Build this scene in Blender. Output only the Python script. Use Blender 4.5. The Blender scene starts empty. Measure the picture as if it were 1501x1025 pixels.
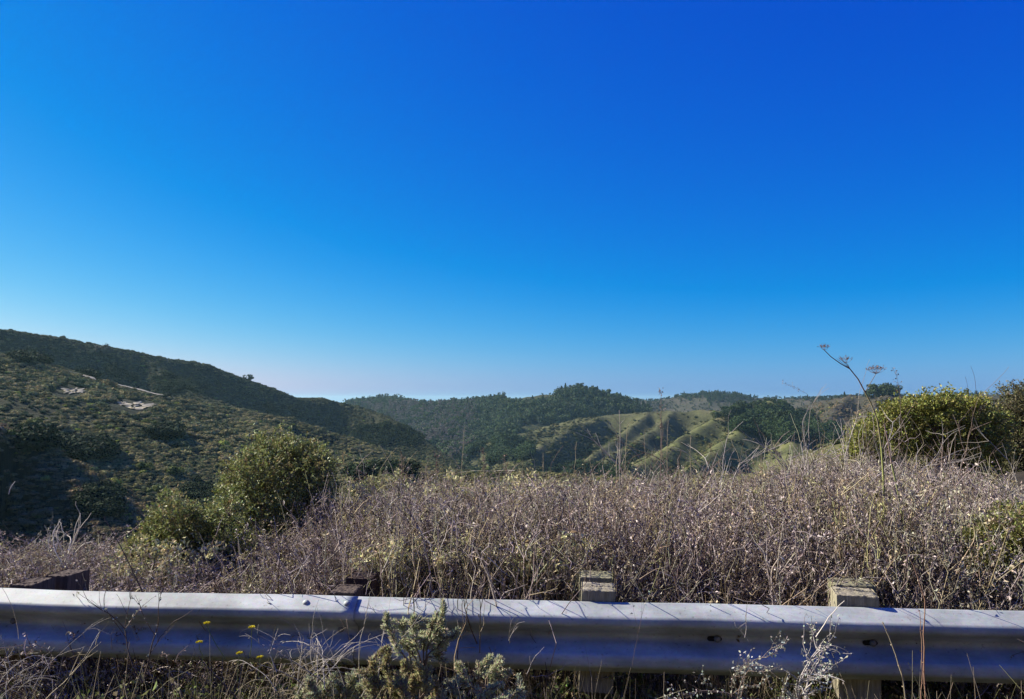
import bpy, math, random
import numpy as np
from mathutils import Vector, Euler

R = math.radians
scn = bpy.context.scene
col = scn.collection
random.seed(11)
rng = np.random.default_rng(11)

# ------------------------------------------------------------------ camera, world, sun, exposure
FPX, CX, CY, HOR, EYE = 1100.0, 750.5, 512.5, 585.0, 1.67
PITCH = math.atan((HOR - CY) / FPX)
cam_d = bpy.data.cameras.new('camera'); cam = bpy.data.objects.new('camera', cam_d); col.objects.link(cam)
cam_d.sensor_width = 36.0; cam_d.lens = 36.0 * FPX / 1501.0
cam_d.clip_start = 0.05; cam_d.clip_end = 120000
cam.location = (0, 0, EYE); cam.rotation_euler = (R(90) + PITCH, 0, 0)
scn.camera = cam

SUN_AZ, SUN_EL = R(-70), R(37)          # azimuth from the view direction (+Y), negative to the left
world = bpy.data.worlds.new('World'); scn.world = world; world.use_nodes = True
wn = world.node_tree.nodes; wl = world.node_tree.links; wn.clear()
sky = wn.new('ShaderNodeTexSky'); sky.sky_type = 'NISHITA'; sky.sun_disc = False
sky.sun_elevation = SUN_EL; sky.sun_rotation = SUN_AZ; sky.altitude = 200
sky.air_density = 1.0; sky.dust_density = 0.5; sky.ozone_density = 1.0
# the phone's rendering of the sky: one tone curve per channel, the same over the whole dome
sep = wn.new('ShaderNodeSeparateColor'); comb = wn.new('ShaderNodeCombineColor'); wl.new(sky.outputs[0], sep.inputs[0])
for ch, (g_, k_, top) in enumerate([(2.95, 0.0122, 8.0), (1.42, 0.322, 10.0), (0.405, 3.86, 11.0)]):
    pw = wn.new('ShaderNodeMath'); pw.operation = 'POWER'; pw.inputs[1].default_value = g_
    mu = wn.new('ShaderNodeMath'); mu.operation = 'MULTIPLY'; mu.inputs[1].default_value = k_
    mn = wn.new('ShaderNodeMath'); mn.operation = 'MINIMUM'; mn.inputs[1].default_value = top
    sb = wn.new('ShaderNodeMath'); sb.operation = 'SUBTRACT'; sb.inputs[1].default_value = (0.34, 0, 0)[ch]; sb.use_clamp = False
    mx_ = wn.new('ShaderNodeMath'); mx_.operation = 'MAXIMUM'; mx_.inputs[1].default_value = 0.01
    wl.new(sep.outputs[ch], pw.inputs[0]); wl.new(pw.outputs[0], mu.inputs[0]); wl.new(mu.outputs[0], mn.inputs[0]); wl.new(mn.outputs[0], sb.inputs[0]); wl.new(sb.outputs[0], mx_.inputs[0]); wl.new(mx_.outputs[0], comb.inputs[ch])
bg = wn.new('ShaderNodeBackground'); bg.inputs[1].default_value = 0.055
wo = wn.new('ShaderNodeOutputWorld')
wl.new(comb.outputs[0], bg.inputs[0]); wl.new(bg.outputs[0], wo.inputs[0])

sd = bpy.data.lights.new('sun', 'SUN'); sd.energy = 5.0; sd.angle = R(0.53); sd.color = (1.0, 0.925, 0.80)
sun = bpy.data.objects.new('sun', sd); col.objects.link(sun)
SV = Vector((math.sin(SUN_AZ) * math.cos(SUN_EL), math.cos(SUN_AZ) * math.cos(SUN_EL), math.sin(SUN_EL)))
sun.rotation_euler = SV.to_track_quat('Z', 'Y').to_euler(); sun.location = SV * 50

vs = scn.view_settings
vs.view_transform = 'Standard'; vs.look = 'None'; vs.exposure = 0.86; vs.gamma = 1.0
vs.use_curve_mapping = False
scn.cycles.max_bounces = 4; scn.cycles.diffuse_bounces = 1; scn.cycles.transmission_bounces = 3; scn.cycles.volume_bounces = 0

# ------------------------------------------------------------------ helpers
def P(px, py, Y):
    """world point at depth Y (metres ahead) seen at photo pixel px, py"""
    a = (px - CX) / FPX; b = (CY - py) / FPX
    c, s = math.cos(PITCH), math.sin(PITCH)
    dy = c - b * s; dz = s + b * c
    return Vector((a * Y / dy, Y, EYE + dz * Y / dy))

def tag(o, label=None, cat=None, group=None, kind=None):
    if label: o['label'] = label
    if cat: o['category'] = cat
    if group: o['group'] = group
    if kind: o['kind'] = kind
    return o

def empty(name, loc=(0, 0, 0), rz=0.0):
    o = bpy.data.objects.new(name, None); o.empty_display_size = 0.2
    o.location = loc; o.rotation_euler = (0, 0, rz); col.objects.link(o); return o

def copy_tree(o, parent=None):
    c = o.copy(); col.objects.link(c); c.parent = parent
    for ch in list(o.children): copy_tree(ch, c)
    return c

def raw_mesh(name, V, quads, tris, C=None, smooth=True):
    me = bpy.data.meshes.new(name)
    V = np.asarray(V, dtype=np.float32).reshape(-1, 3)
    quads = np.asarray(quads, dtype=np.int32).reshape(-1, 4); tris = np.asarray(tris, dtype=np.int32).reshape(-1, 3)
    nq, nt = len(quads), len(tris)
    me.vertices.add(len(V)); me.vertices.foreach_set('co', V.ravel())
    me.loops.add(nq * 4 + nt * 3); me.loops.foreach_set('vertex_index', np.concatenate([quads.ravel(), tris.ravel()]))
    me.polygons.add(nq + nt)
    ls = np.concatenate([np.arange(nq) * 4, nq * 4 + np.arange(nt) * 3]).astype(np.int32)
    me.polygons.foreach_set('loop_start', ls)
    me.polygons.foreach_set('use_smooth', np.full(nq + nt, smooth, dtype=bool))
    if C is not None:
        a = me.color_attributes.new('tone', 'FLOAT_COLOR', 'POINT')
        C = np.asarray(C, dtype=np.float32).reshape(-1, 3)
        a.data.foreach_set('color', np.hstack([C, np.ones((len(C), 1), np.float32)]).ravel())
    me.update(calc_edges=True); me.validate()
    return me

class MB:
    """collects tubes, leaves and boxes, then links them as ONE mesh object"""
    def __init__(s): s.V = []; s.Q = []; s.T = []; s.C = []; s.n = 0
    def add(s, V, Q=(), T=(), C=(0.3, 0.3, 0.3)):
        V = np.asarray(V, dtype=np.float64).reshape(-1, 3)
        if len(Q): s.Q.append(np.asarray(Q).reshape(-1, 4) + s.n)
        if len(T): s.T.append(np.asarray(T).reshape(-1, 3) + s.n)
        C = np.asarray(C, dtype=np.float64)
        if C.ndim == 1: C = np.tile(C, (len(V), 1))
        s.V.append(V); s.C.append(C); s.n += len(V)
    def tube(s, pts, radii, sides=3, C=(0.3, 0.3, 0.3), cap=False):
        pts = np.asarray(pts, dtype=np.float64); n = len(pts)
        radii = np.broadcast_to(np.asarray(radii, dtype=np.float64), (n,))
        t = np.gradient(pts, axis=0); t /= np.linalg.norm(t, axis=1)[:, None] + 1e-9
        ref = np.array([0.0, 0.0, 1.0]) if abs(t[:, 2]).mean() < 0.8 else np.array([1.0, 0.0, 0.0])
        u = np.cross(t, ref); u /= np.linalg.norm(u, axis=1)[:, None] + 1e-9
        w = np.cross(t, u)
        a = np.arange(sides) * 2 * math.pi / sides
        V = pts[:, None, :] + radii[:, None, None] * (np.cos(a)[None, :, None] * u[:, None, :] + np.sin(a)[None, :, None] * w[:, None, :])
        i = np.arange(n - 1)[:, None] * sides; j = np.arange(sides)[None, :]; k = (j + 1) % sides
        Q = np.stack([i + j, i + k, i + sides + k, i + sides + j], -1).reshape(-1, 4)
        T = []
        if cap and sides > 2:
            T = [[(n - 1) * sides, (n - 1) * sides + q, (n - 1) * sides + q + 1] for q in range(1, sides - 1)]
        s.add(V.reshape(-1, 3), Q, T, C)
    def leaves(s, cen, dirs, L, W, C, g=rng, fold=0.25):
        """rhombic leaves, slightly folded, one per centre"""
        cen = np.asarray(cen, dtype=np.float64).reshape(-1, 3); n = len(cen)
        if n == 0: return
        d = dirs / (np.linalg.norm(dirs, axis=1)[:, None] + 1e-9)
        r = g.normal(size=(n, 3)); u = np.cross(d, r); u /= np.linalg.norm(u, axis=1)[:, None] + 1e-9
        w = np.cross(d, u)
        L = np.broadcast_to(L, (n,))[:, None]; W = np.broadcast_to(W, (n,))[:, None]
        a = cen; b = cen + d * L * 0.5 + u * W * 0.5 + w * W * fold; c = cen + d * L; e = cen + d * L * 0.5 - u * W * 0.5 + w * W * fold
        V = np.stack([a, b, c, e], 1).reshape(-1, 3)
        i = np.arange(n)[:, None] * 4
        T = np.concatenate([i + np.array([[0, 1, 2]]), i + np.array([[0, 2, 3]])])
        C = np.asarray(C, dtype=np.float64)
        if C.ndim == 1: C = np.tile(C, (n, 1))
        s.add(V, (), T, np.repeat(C, 4, axis=0))
    def cards(s, cen, nrm, size, C, g=rng, tilt=.45):
        """small uneven leaf clumps that face outwards"""
        cen = np.asarray(cen, float); n = len(cen)
        d = nrm / (np.linalg.norm(nrm, axis=1)[:, None] + 1e-9) + g.normal(0, tilt, (n, 3)); d /= np.linalg.norm(d, axis=1)[:, None]
        u = np.cross(d, g.normal(size=(n, 3))); u /= np.linalg.norm(u, axis=1)[:, None] + 1e-9; w = np.cross(d, u)
        sz = np.broadcast_to(size, (n,))[:, None] * .5
        q = [cen + sz * (u * g.uniform(.6, 1.3, (n, 1))), cen + sz * (w * g.uniform(.5, 1.2, (n, 1))), cen - sz * (u * g.uniform(.5, 1.2, (n, 1)) - d * .3), cen - sz * (w * g.uniform(.6, 1.3, (n, 1)) - d * .2)]
        V = np.stack(q, 1).reshape(-1, 3); i = np.arange(n)[:, None] * 4
        C = np.asarray(C, float); C = np.tile(C, (n, 1)) if C.ndim == 1 else C
        s.add(V, (), np.concatenate([i + np.array([[0, 1, 2]]), i + np.array([[0, 2, 3]])]), np.repeat(C, 4, axis=0))
    def box(s, c, half, rot=None, C=(0.3, 0.3, 0.3)):
        v = np.array([[x, y, z] for z in (-1, 1) for y in (-1, 1) for x in (-1, 1)], dtype=float) * np.asarray(half)
        if rot is not None: v = v @ np.asarray(rot.to_matrix()).T
        s.add(v + np.asarray(c), [[0, 2, 3, 1], [4, 5, 7, 6], [0, 1, 5, 4], [2, 6, 7, 3], [0, 4, 6, 2], [1, 3, 7, 5]], (), C)
    def mesh(s, name, mat, smooth=True):
        me = raw_mesh(name, np.concatenate(s.V), np.concatenate(s.Q) if s.Q else [], np.concatenate(s.T) if s.T else [], np.concatenate(s.C), smooth)
        if mat: me.materials.append(mat)
        return me
    def build(s, name, mat, parent=None, smooth=True, loc=None, link=True):
        o = bpy.data.objects.new(name, s.mesh(name, mat, smooth))
        if link: col.objects.link(o)
        if parent: o.parent = parent
        if loc is not None: o.location = loc
        return o

# value-noise fbm in numpy
_perm = rng.random((512, 512))
def vnoise(x, y):
    xi = np.floor(x).astype(int); yi = np.floor(y).astype(int); fx = x - xi; fy = y - yi
    fx = fx * fx * (3 - 2 * fx); fy = fy * fy * (3 - 2 * fy)
    a = _perm[xi % 512, yi % 512]; b = _perm[(xi + 1) % 512, yi % 512]; c = _perm[xi % 512, (yi + 1) % 512]; d = _perm[(xi + 1) % 512, (yi + 1) % 512]
    return (a * (1 - fx) + b * fx) * (1 - fy) + (c * (1 - fx) + d * fx) * fy
def fbm(x, y, o=4):
    s = 0; a = 0.5; t = 0
    for k in range(o):
        s = s + a * vnoise(x + 37.1 * k, y + 91.7 * k); t += a; x = x * 2.03; y = y * 2.03; a *= 0.5
    return s / t      # 0..1

def lerp_tab(x, tab):
    t = np.asarray(tab, float); return np.interp(x, t[:, 0], t[:, 1])

# ------------------------------------------------------------------ materials
def node_mat(name):
    m = bpy.data.materials.new(name); m.use_nodes = True
    n = m.node_tree.nodes; l = m.node_tree.links; n.clear()
    out = n.new('ShaderNodeOutputMaterial'); return m, n, l, out

def ramp(n, stops):
    r = n.new('ShaderNodeValToRGB'); e = r.color_ramp.elements
    while len(e) > 1: e.remove(e[0])
    e[0].position = stops[0][0]; e[0].color = (*stops[0][1], 1)
    for p, c in stops[1:]:
        k = e.new(p); k.color = (*c, 1)
    return r

def foliage_mat(name, transl=0.3, rough=0.6, hueinst=False, sat=1.0, val=1.0, spec=0.3):
    """leaf colour from each leaf's own tone, some light passing through; instances differ a little"""
    m, n, l, out = node_mat(name)
    at = n.new('ShaderNodeAttribute'); at.attribute_name = 'tone'
    hs = n.new('ShaderNodeHueSaturation'); hs.inputs['Saturation'].default_value = sat; hs.inputs['Value'].default_value = val
    l.new(at.outputs['Color'], hs.inputs['Color']); c = hs.outputs[0]
    if hueinst:
        it = n.new('ShaderNodeAttribute'); it.attribute_type = 'INSTANCER'; it.attribute_name = 'tint'
        mul = n.new('ShaderNodeMix'); mul.data_type = 'RGBA'; mul.blend_type = 'MULTIPLY'; mul.inputs['Factor'].default_value = 1.0
        l.new(c, mul.inputs['A']); l.new(it.outputs['Color'], mul.inputs['B']); c = mul.outputs['Result']
    p = n.new('ShaderNodeBsdfPrincipled'); p.inputs['Roughness'].default_value = rough; p.inputs['Specular IOR Level'].default_value = spec
    l.new(c, p.inputs['Base Color'])
    t = n.new('ShaderNodeBsdfTranslucent'); l.new(c, t.inputs['Color'])
    mx = n.new('ShaderNodeMixShader'); mx.inputs[0].default_value = transl
    l.new(p.outputs[0], mx.inputs[1]); l.new(t.outputs[0], mx.inputs[2]); l.new(mx.outputs[0], out.inputs[0])
    return m

# geometry-node scatter: one object, points carry scale / rotation / prototype index / tint
def scatter(name, pts, scl, rot, idx, tint, protos, label, cat):
    coln = bpy.data.collections.new(name + '_kinds')
    for i, o in enumerate(protos): coln.objects.link(o)
    me = bpy.data.meshes.new(name); pts = np.asarray(pts, np.float32); n = len(pts)
    me.vertices.add(n); me.vertices.foreach_set('co', pts.ravel())
    a = me.attributes.new('scl', 'FLOAT_VECTOR', 'POINT'); a.data.foreach_set('vector', np.asarray(scl, np.float32).ravel())
    a = me.attributes.new('rot', 'FLOAT_VECTOR', 'POINT'); a.data.foreach_set('vector', np.asarray(rot, np.float32).ravel())
    a = me.attributes.new('idx', 'INT', 'POINT'); a.data.foreach_set('value', np.asarray(idx, np.int32))
    a = me.attributes.new('tint', 'FLOAT_COLOR', 'POINT'); a.data.foreach_set('color', np.hstack([tint, np.ones((n, 1))]).astype(np.float32).ravel())
    o = bpy.data.objects.new(name, me); col.objects.link(o)
    ng = bpy.data.node_groups.new(name, 'GeometryNodeTree')
    ng.interface.new_socket('Geometry', in_out='INPUT', socket_type='NodeSocketGeometry')
    ng.interface.new_socket('Geometry', in_out='OUTPUT', socket_type='NodeSocketGeometry')
    N = ng.nodes; L = ng.links
    gi = N.new('NodeGroupInput'); go = N.new('NodeGroupOutput')
    ip = N.new('GeometryNodeInstanceOnPoints'); ci = N.new('GeometryNodeCollectionInfo')
    ci.inputs['Collection'].default_value = coln; ci.inputs['Separate Children'].default_value = True; ci.inputs['Reset Children'].default_value = True
    def na(nm, ty):
        q = N.new('GeometryNodeInputNamedAttribute'); q.data_type = ty; q.inputs['Name'].default_value = nm; return q
    s_ = na('scl', 'FLOAT_VECTOR'); r_ = na('rot', 'FLOAT_VECTOR'); i_ = na('idx', 'INT')
    e2r = N.new('FunctionNodeEulerToRotation'); L.new(r_.outputs['Attribute'], e2r.inputs[0])
    ip.inputs['Pick Instance'].default_value = True
    L.new(gi.outputs[0], ip.inputs['Points']); L.new(ci.outputs[0], ip.inputs['Instance'])
    L.new(i_.outputs['Attribute'], ip.inputs['Instance Index']); L.new(e2r.outputs[0], ip.inputs['Rotation']); L.new(s_.outputs['Attribute'], ip.inputs['Scale'])
    L.new(ip.outputs[0], go.inputs[0])
    md = o.modifiers.new('scatter', 'NODES'); md.node_group = ng
    return tag(o, label, cat, kind='stuff')
# ------------------------------------------------------------------ terrain: crest lines given as (px, py, depth)
# name, group, slope, crest width, gully depth, gully spacing, points
RIDGES = [
 ('A',  'brushy_hill', 0.84, 10, 34, 120, [(-260,455,560),(-120,466,600),(0,481,640),(100,495,700),(180,512,760),(240,524,800),(310,534,850),(368,556,900),(405,573,940),(440,579,960),(485,585,980),(522,594,980),(560,606,960),(600,626,930),(636,651,900),(690,692,850)]),
 ('A2', 'brushy_hill', 0.55, 6, 14, 60, [(200,520,780),(260,560,720),(330,590,680),(420,612,640)]),
 ('B',  'brushy_slope', 0.32, 24, 6, 85, [(-260,490,330),(-120,503,370),(0,519,420),(60,529,450),(130,552,480),(190,566,500),(255,583,520),(330,598,545),(430,614,570),(500,640,570),(570,668,550),(630,686,530),(700,702,500)]),
 ('B2', 'brushy_slope', 0.38, 10, 9, 55, [(60,575,420),(150,640,360),(230,690,320),(300,745,290)]),
 ('B3', 'brushy_slope', 0.36, 14, 6, 50, [(330,610,520),(420,640,440),(520,678,400),(600,692,380)]),
 ('C',  'near_spur', 0.52, 6, 6, 30, [(-300,560,150),(-120,590,180),(0,627,205),(30,640,208),(60,664,205),(100,700,200),(130,733,192),(155,772,182)]),
 ('E',  'brush_bench', 0.30, 12, 4, 40, [(470,700,250),(560,697,260),(690,692,270),(760,694,260),(850,702,240),(950,706,220),(1040,703,200),(1100,694,180)]),
 ('F1', 'wooded_ridge', 0.36, 40, 35, 210, [(500,596,2300),(560,592,2200),(620,600,2000),(700,596,1900),(760,585,1850),(800,578,1800),(850,576,1750),(900,585,1750),(935,596,1800)]),
 ('F1b','wooded_ridge', 0.36, 30, 25, 160, [(850,578,1750),(800,610,1600),(740,640,1450),(700,668,1300)]),
 ('F1c','wooded_ridge', 0.36, 30, 20, 160, [(700,596,1900),(670,625,1700),(650,650,1500)]),
 ('F2', 'far_ridge', 0.30, 60, 40, 250, [(900,592,2600),(935,586,2600),(965,587,2600),(1000,580,2600),(1050,578,2500),(1100,583,2500),(1160,584,2400),(1210,583,2300),(1260,579,2200),(1340,581,2100),(1450,578,2000),(1600,572,1900),(1800,560,1800)]),
 ('G',  'grassy_ridge', 0.52, 9, 32, 100, [(672,676,1180),(700,655,1200),(740,640,1220),(790,627,1240),(850,613,1260),(900,607,1260),(960,603,1250),(1010,601,1230),(1060,600,1200),(1100,593,1180)]),
 ('G1', 'grassy_ridge', 0.66, 3, 12, 45, [(880,611,1250),(845,622,1170),(800,646,1060),(782,668,1000)]),
 ('G2', 'grassy_ridge', 0.66, 3, 12, 45, [(945,606,1240),(905,640,1090),(870,668,980),(835,696,900)]),
 ('G3', 'grassy_ridge', 0.66, 3, 12, 45, [(985,604,1230),(950,632,1110),(920,655,1020),(890,676,950)]),
 ('G4', 'grassy_ridge', 0.70, 4, 6, 40, [(720,648,1210),(735,665,1120),(760,680,1050)]),
 ('H',  'green_spur', 0.52, 5, 15, 60, [(1130,586,1120),(1090,600,1060),(1050,616,990),(1010,635,920),(970,660,840),(925,690,760)]),
 ('H2', 'green_spur', 0.56, 4, 14, 50, [(1120,606,960),(1090,622,880),(1070,640,820),(1030,672,740),(990,700,680)]),
 ('H3', 'green_spur', 0.50, 8, 8, 50, [(1120,606,960),(1150,628,860),(1160,655,790),(1150,690,700)]),
 ('I',  'brown_slope', 0.55, 10, 14, 60, [(1150,604,1300),(1200,588,1250),(1240,581,1200),(1300,578,1150),(1400,585,1050),(1500,580,950),(1700,560,850)]),
 ('I2', 'brown_slope', 0.55, 6, 8, 45, [(1240,581,1200),(1225,600,1080),(1200,640,900)]),
 ('I3', 'brown_slope', 0.55, 6, 8, 45, [(1300,578,1150),(1275,610,960),(1240,650,800)]),
 ('R',  'grassy_knoll', 0.46, 8, 1.5, 25, [(1060,705,155),(1090,696,150),(1150,681,142),(1200,664,134),(1250,646,124),(1330,634,110),(1430,622,95),(1600,600,80)]),
]
BASE = -105.0
SEA = -125.0
def edge_of(az):      # how far the road bench reaches before the ground falls away
    return lerp_tab(np.degrees(az), [(-180, 14), (-90, 9), (-36, 5.4), (-22, 5.8), (-14, 7.0), (-6, 9.0), (6, 9.5), (20, 11), (28, 16), (40, 26), (90, 22), (180, 14)])
def fall_of(az):
    return lerp_tab(np.degrees(az), [(-180, .1), (-90, .3), (-30, .58), (-15, .50), (-4, .38), (12, .30), (20, .20), (27, .12), (40, .09), (90, .1), (180, .1)])

def terrain(x, y):
    """height, owner index (into names) and gully amount for world points"""
    x = np.asarray(x, float); y = np.asarray(y, float)
    r = np.hypot(x, y); az = np.arctan2(x, y)
    wx = x + (fbm(x / 90, y / 90, 3) - .5) * 22 * np.clip(r / 500, 0, 1); wy = y + (fbm(x / 90 + 50, y / 90, 3) - .5) * 22 * np.clip(r / 500, 0, 1)
    hs = []; gl = []
    for (nm, grp, k, w, gd, gs, pts) in RIDGES:
        Q = np.array([P(*p)[:] for p in pts])
        best = np.full(x.shape, 1e9); bz = np.zeros_like(x); bt = np.zeros_like(x); arc = 0
        for a, b in zip(Q[:-1], Q[1:]):
            d = b[:2] - a[:2]; L2 = d @ d; L = math.sqrt(L2)
            t = np.clip(((wx - a[0]) * d[0] + (wy - a[1]) * d[1]) / L2, 0, 1)
            dd = np.hypot(wx - a[0] - t * d[0], wy - a[1] - t * d[1])
            m = dd < best
            best = np.where(m, dd, best); bz = np.where(m, a[2] + t * (b[2] - a[2]), bz); bt = np.where(m, arc + t * L, bt); arc += L
        seed = (hash_id(nm)) * 13.7
        g1 = vnoise(bt / gs + seed, best / (gs * 3) + seed); g2 = vnoise(bt / (gs * .42) + seed, best / (gs * 1.3))
        gully = (np.abs(2 * g1 - 1)) * .7 + (np.abs(2 * g2 - 1)) * .3
        gully = 1 - gully
        amt = np.clip(best / (gs * .8), 0, 1)
        z = bz - k * (np.sqrt(best ** 2 + w * w) - w) - gd * gully * amt
        hs.append(z); gl.append(gully * amt)
    # the road bench
    e = edge_of(az); f = fall_of(az)
    over = np.clip(r - e, 0, None)
    bench = -f * np.where(y < 0, 0, 1) * (np.sqrt(over ** 2 + 1.5 ** 2) - 1.5) - np.clip(y - 3.9, 0, 3) * .02
    bench = bench + np.clip(-y - 7.5, 0, 34) * .85 * np.clip((r - 7) / 4, 0, 1)      # unseen bank added across the road to screen the rail from sky light
    hs.append(bench); gl.append(np.zeros_like(x))
    H = np.stack(hs); G = np.stack(gl); own = H.argmax(0); h = H.max(0); g = np.take_along_axis(G, own[None], 0)[0]
    # smooth the creases and fill the valley floor
    kk = 4.0 * np.clip(r / 300, 0.02, 1)
    h2 = h + kk * np.log(np.exp(np.clip((H - h) / kk, -30, 0)).sum(0)) * .6
    base = np.where(r > 2600, BASE + (SEA - 12 - BASE) * np.clip((r - 2600) / 900, 0, 1), BASE)
    kb = 6.0
    h3 = np.maximum(h2, base) + kb * np.log1p(np.exp(-np.abs(h2 - base) / kb)) * np.where(r > 60, 1, 0)
    h3 = h3 + (fbm(x / 14, y / 14, 3) - .5) * 2.4 * np.clip((r - 20) / 250, 0, 1) + (fbm(x / 1.3, y / 1.3, 3) - .5) * .10 * np.clip((r - 3) / 2, 0, 1)
    own = np.where(h2 < base - 2, -1, own)
    return h3, own, g
def hash_id(s):
    v = 0
    for ch in s: v = (v * 31 + ord(ch)) % 97
    return v

def ground_z(x, y):
    return float(terrain(np.array([x]), np.array([y]))[0][0])

def terrain_mat(name, kind):
    m, n, l, out = node_mat(name)
    tc = n.new('ShaderNodeTexCoord')
    def noise(sc, det=5, rough=.6):
        q = n.new('ShaderNodeTexNoise'); q.inputs['Scale'].default_value = sc; q.inputs['Detail'].default_value = det; q.inputs['Roughness'].default_value = rough
        l.new(tc.outputs['Object'], q.inputs['Vector']); return q
    pal = {
     'brush': [(.30, (.012, .016, .008)), (.48, (.026, .032, .014)), (.60, (.05, .052, .026)), (.75, (.08, .075, .04))],
     'grass': [(.32, (.045, .045, .022)), (.44, (.085, .090, .036)), (.54, (.14, .15, .050)), (.66, (.17, .15, .075))],
     'dim':   [(.30, (.030, .032, .022)), (.48, (.060, .058, .038)), (.60, (.082, .072, .052)), (.78, (.12, .10, .075))],
     'wood':  [(.30, (.022, .028, .015)), (.50, (.050, .055, .026)), (.75, (.10, .09, .05))],
     'soil':  [(.30, (.030, .026, .016)), (.50, (.055, .045, .030)), (.70, (.09, .075, .05))],
     'knoll': [(.30, (.070, .070, .028)), (.50, (.115, .115, .045)), (.70, (.16, .14, .070))],
     'rib':   [(.32, (.030, .032, .018)), (.44, (.060, .062, .030)), (.55, (.105, .108, .046)), (.68, (.13, .115, .065))],
    }[kind]
    sc = {'soil': 3.0, 'knoll': .35}.get(kind, .022)
    a = noise(sc, 8, .66); r1 = ramp(n, pal); l.new(a.outputs[0], r1.inputs[0])
    b = noise(sc * 14, 6, .7); r2 = ramp(n, [(.3, (.45, .45, .45)), (.7, (1.35, 1.35, 1.35))]); l.new(b.outputs[0], r2.inputs[0])
    mx = n.new('ShaderNodeMix'); mx.data_type = 'RGBA'; mx.blend_type = 'MULTIPLY'; mx.inputs['Factor'].default_value = .8
    l.new(r1.outputs[0], mx.inputs['A']); l.new(r2.outputs[0], mx.inputs['B'])
    p = n.new('ShaderNodeBsdfPrincipled'); p.inputs['Roughness'].default_value = .95; p.inputs['Specular IOR Level'].default_value = .1
    l.new(mx.outputs['Result'], p.inputs['Base Color'])
    bp = n.new('ShaderNodeBump'); bp.inputs['Strength'].default_value = .7; bp.inputs['Distance'].default_value = {'soil': .03, 'knoll': .15}.get(kind, 1.2)
    l.new(b.outputs[0], bp.inputs['Height']); l.new(bp.outputs[0], p.inputs['Normal'])
    l.new(p.outputs[0], out.inputs[0]); return m

def make_terrain():
    global G_AZ, G_R, G_Z, G_OWN, G_G, G_HOR
    azs = np.radians(np.concatenate([np.linspace(-180, -44, 60, endpoint=False), np.linspace(-44, 44, 760, endpoint=False), np.linspace(44, 180, 60)]))
    rs = np.concatenate([np.linspace(.5, 16, 60, endpoint=False), np.geomspace(16, 4300, 420)])
    A, Rr = np.meshgrid(azs, rs); X = Rr * np.sin(A); Y = Rr * np.cos(A)
    Z, own, g = terrain(X.ravel(), Y.ravel())
    na_, nr = len(azs), len(rs)
    G_AZ, G_R, G_Z, G_OWN, G_G = azs, rs, Z.reshape(nr, na_), own.reshape(nr, na_), g.reshape(nr, na_)
    G_HOR = np.maximum.accumulate((G_Z - EYE) / rs[:, None], axis=0)       # how high the ground already reaches, ring by ring
    V = np.stack([X.ravel(), Y.ravel(), Z], 1)
    i = np.arange(nr - 1)[:, None] * na_; j = np.arange(na_ - 1)[None, :]
    Q = np.stack([i + j, i + j + 1, i + na_ + j + 1, i + na_ + j], -1).reshape(-1, 4)[:, ::-1]
    # centre cap
    V = np.vstack([V, [[0, 0, 0]]]); c = len(V) - 1
    T = np.stack([np.full(na_ - 1, c), np.arange(1, na_), np.arange(na_ - 1)], 1)
    groups = [q[1] for q in RIDGES] + ['ground']
    own = np.append(own, len(RIDGES))
    gname = np.array(groups + ['valley_floor'])[own]      # -1 -> valley_floor
    qg = gname[Q[:, 0]]
    mats = {'brushy_hill': 'brush', 'brushy_slope': 'brush', 'near_spur': 'brush', 'brush_bench': 'brush', 'wooded_ridge': 'wood', 'far_ridge': 'dim',
            'grassy_ridge': 'rib', 'green_spur': 'grass', 'brown_slope': 'dim', 'grassy_knoll': 'knoll', 'ground': 'soil', 'valley_floor': 'wood'}
    cache = {}
    # exact shared normals so the sheets join without a seam
    full = raw_mesh('sheet', V, Q, T); nrm = np.zeros(len(V) * 3, np.float32); full.vertices.foreach_get('normal', nrm); nrm = nrm.reshape(-1, 3); bpy.data.meshes.remove(full)
    for g_, mk in mats.items():
        q = Q[qg == g_]; t = T if g_ == 'ground' else np.zeros((0, 3), int)
        if len(q) == 0: continue
        used = np.unique(np.concatenate([q.ravel(), t.ravel()])); remap = np.zeros(len(V), int); remap[used] = np.arange(len(used))
        me = raw_mesh(g_, V[used], remap[q], remap[t])
        me.normals_split_custom_set_from_vertices(nrm[used])
        if mk not in cache: cache[mk] = terrain_mat(mk + '_ground', mk)
        me.materials.append(cache[mk]); o = bpy.data.objects.new(g_, me); col.objects.link(o); tag(o, kind='structure')
make_terrain()

def _cell(x, y):
    r = np.hypot(x, y); a = np.arctan2(x, y)
    ia = np.interp(a, G_AZ, np.arange(len(G_AZ))); ir = np.interp(r, G_R, np.arange(len(G_R)))
    return ia, ir
def tz(x, y):
    """height of the built sheet"""
    ia, ir = _cell(x, y); a0 = np.minimum(ia.astype(int), len(G_AZ) - 2); r0 = np.minimum(ir.astype(int), len(G_R) - 2); fa = ia - a0; fr = ir - r0
    return (G_Z[r0, a0] * (1 - fa) + G_Z[r0, a0 + 1] * fa) * (1 - fr) + (G_Z[r0 + 1, a0] * (1 - fa) + G_Z[r0 + 1, a0 + 1] * fa) * fr
def tfull(x, y):
    ia, ir = _cell(x, y); a0 = np.rint(ia).astype(int); r0 = np.rint(ir).astype(int)
    return tz(x, y), G_OWN[r0, a0], G_G[r0, a0]
def gz(x, y): return float(tz(np.array([float(x)]), np.array([float(y)]))[0])

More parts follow.
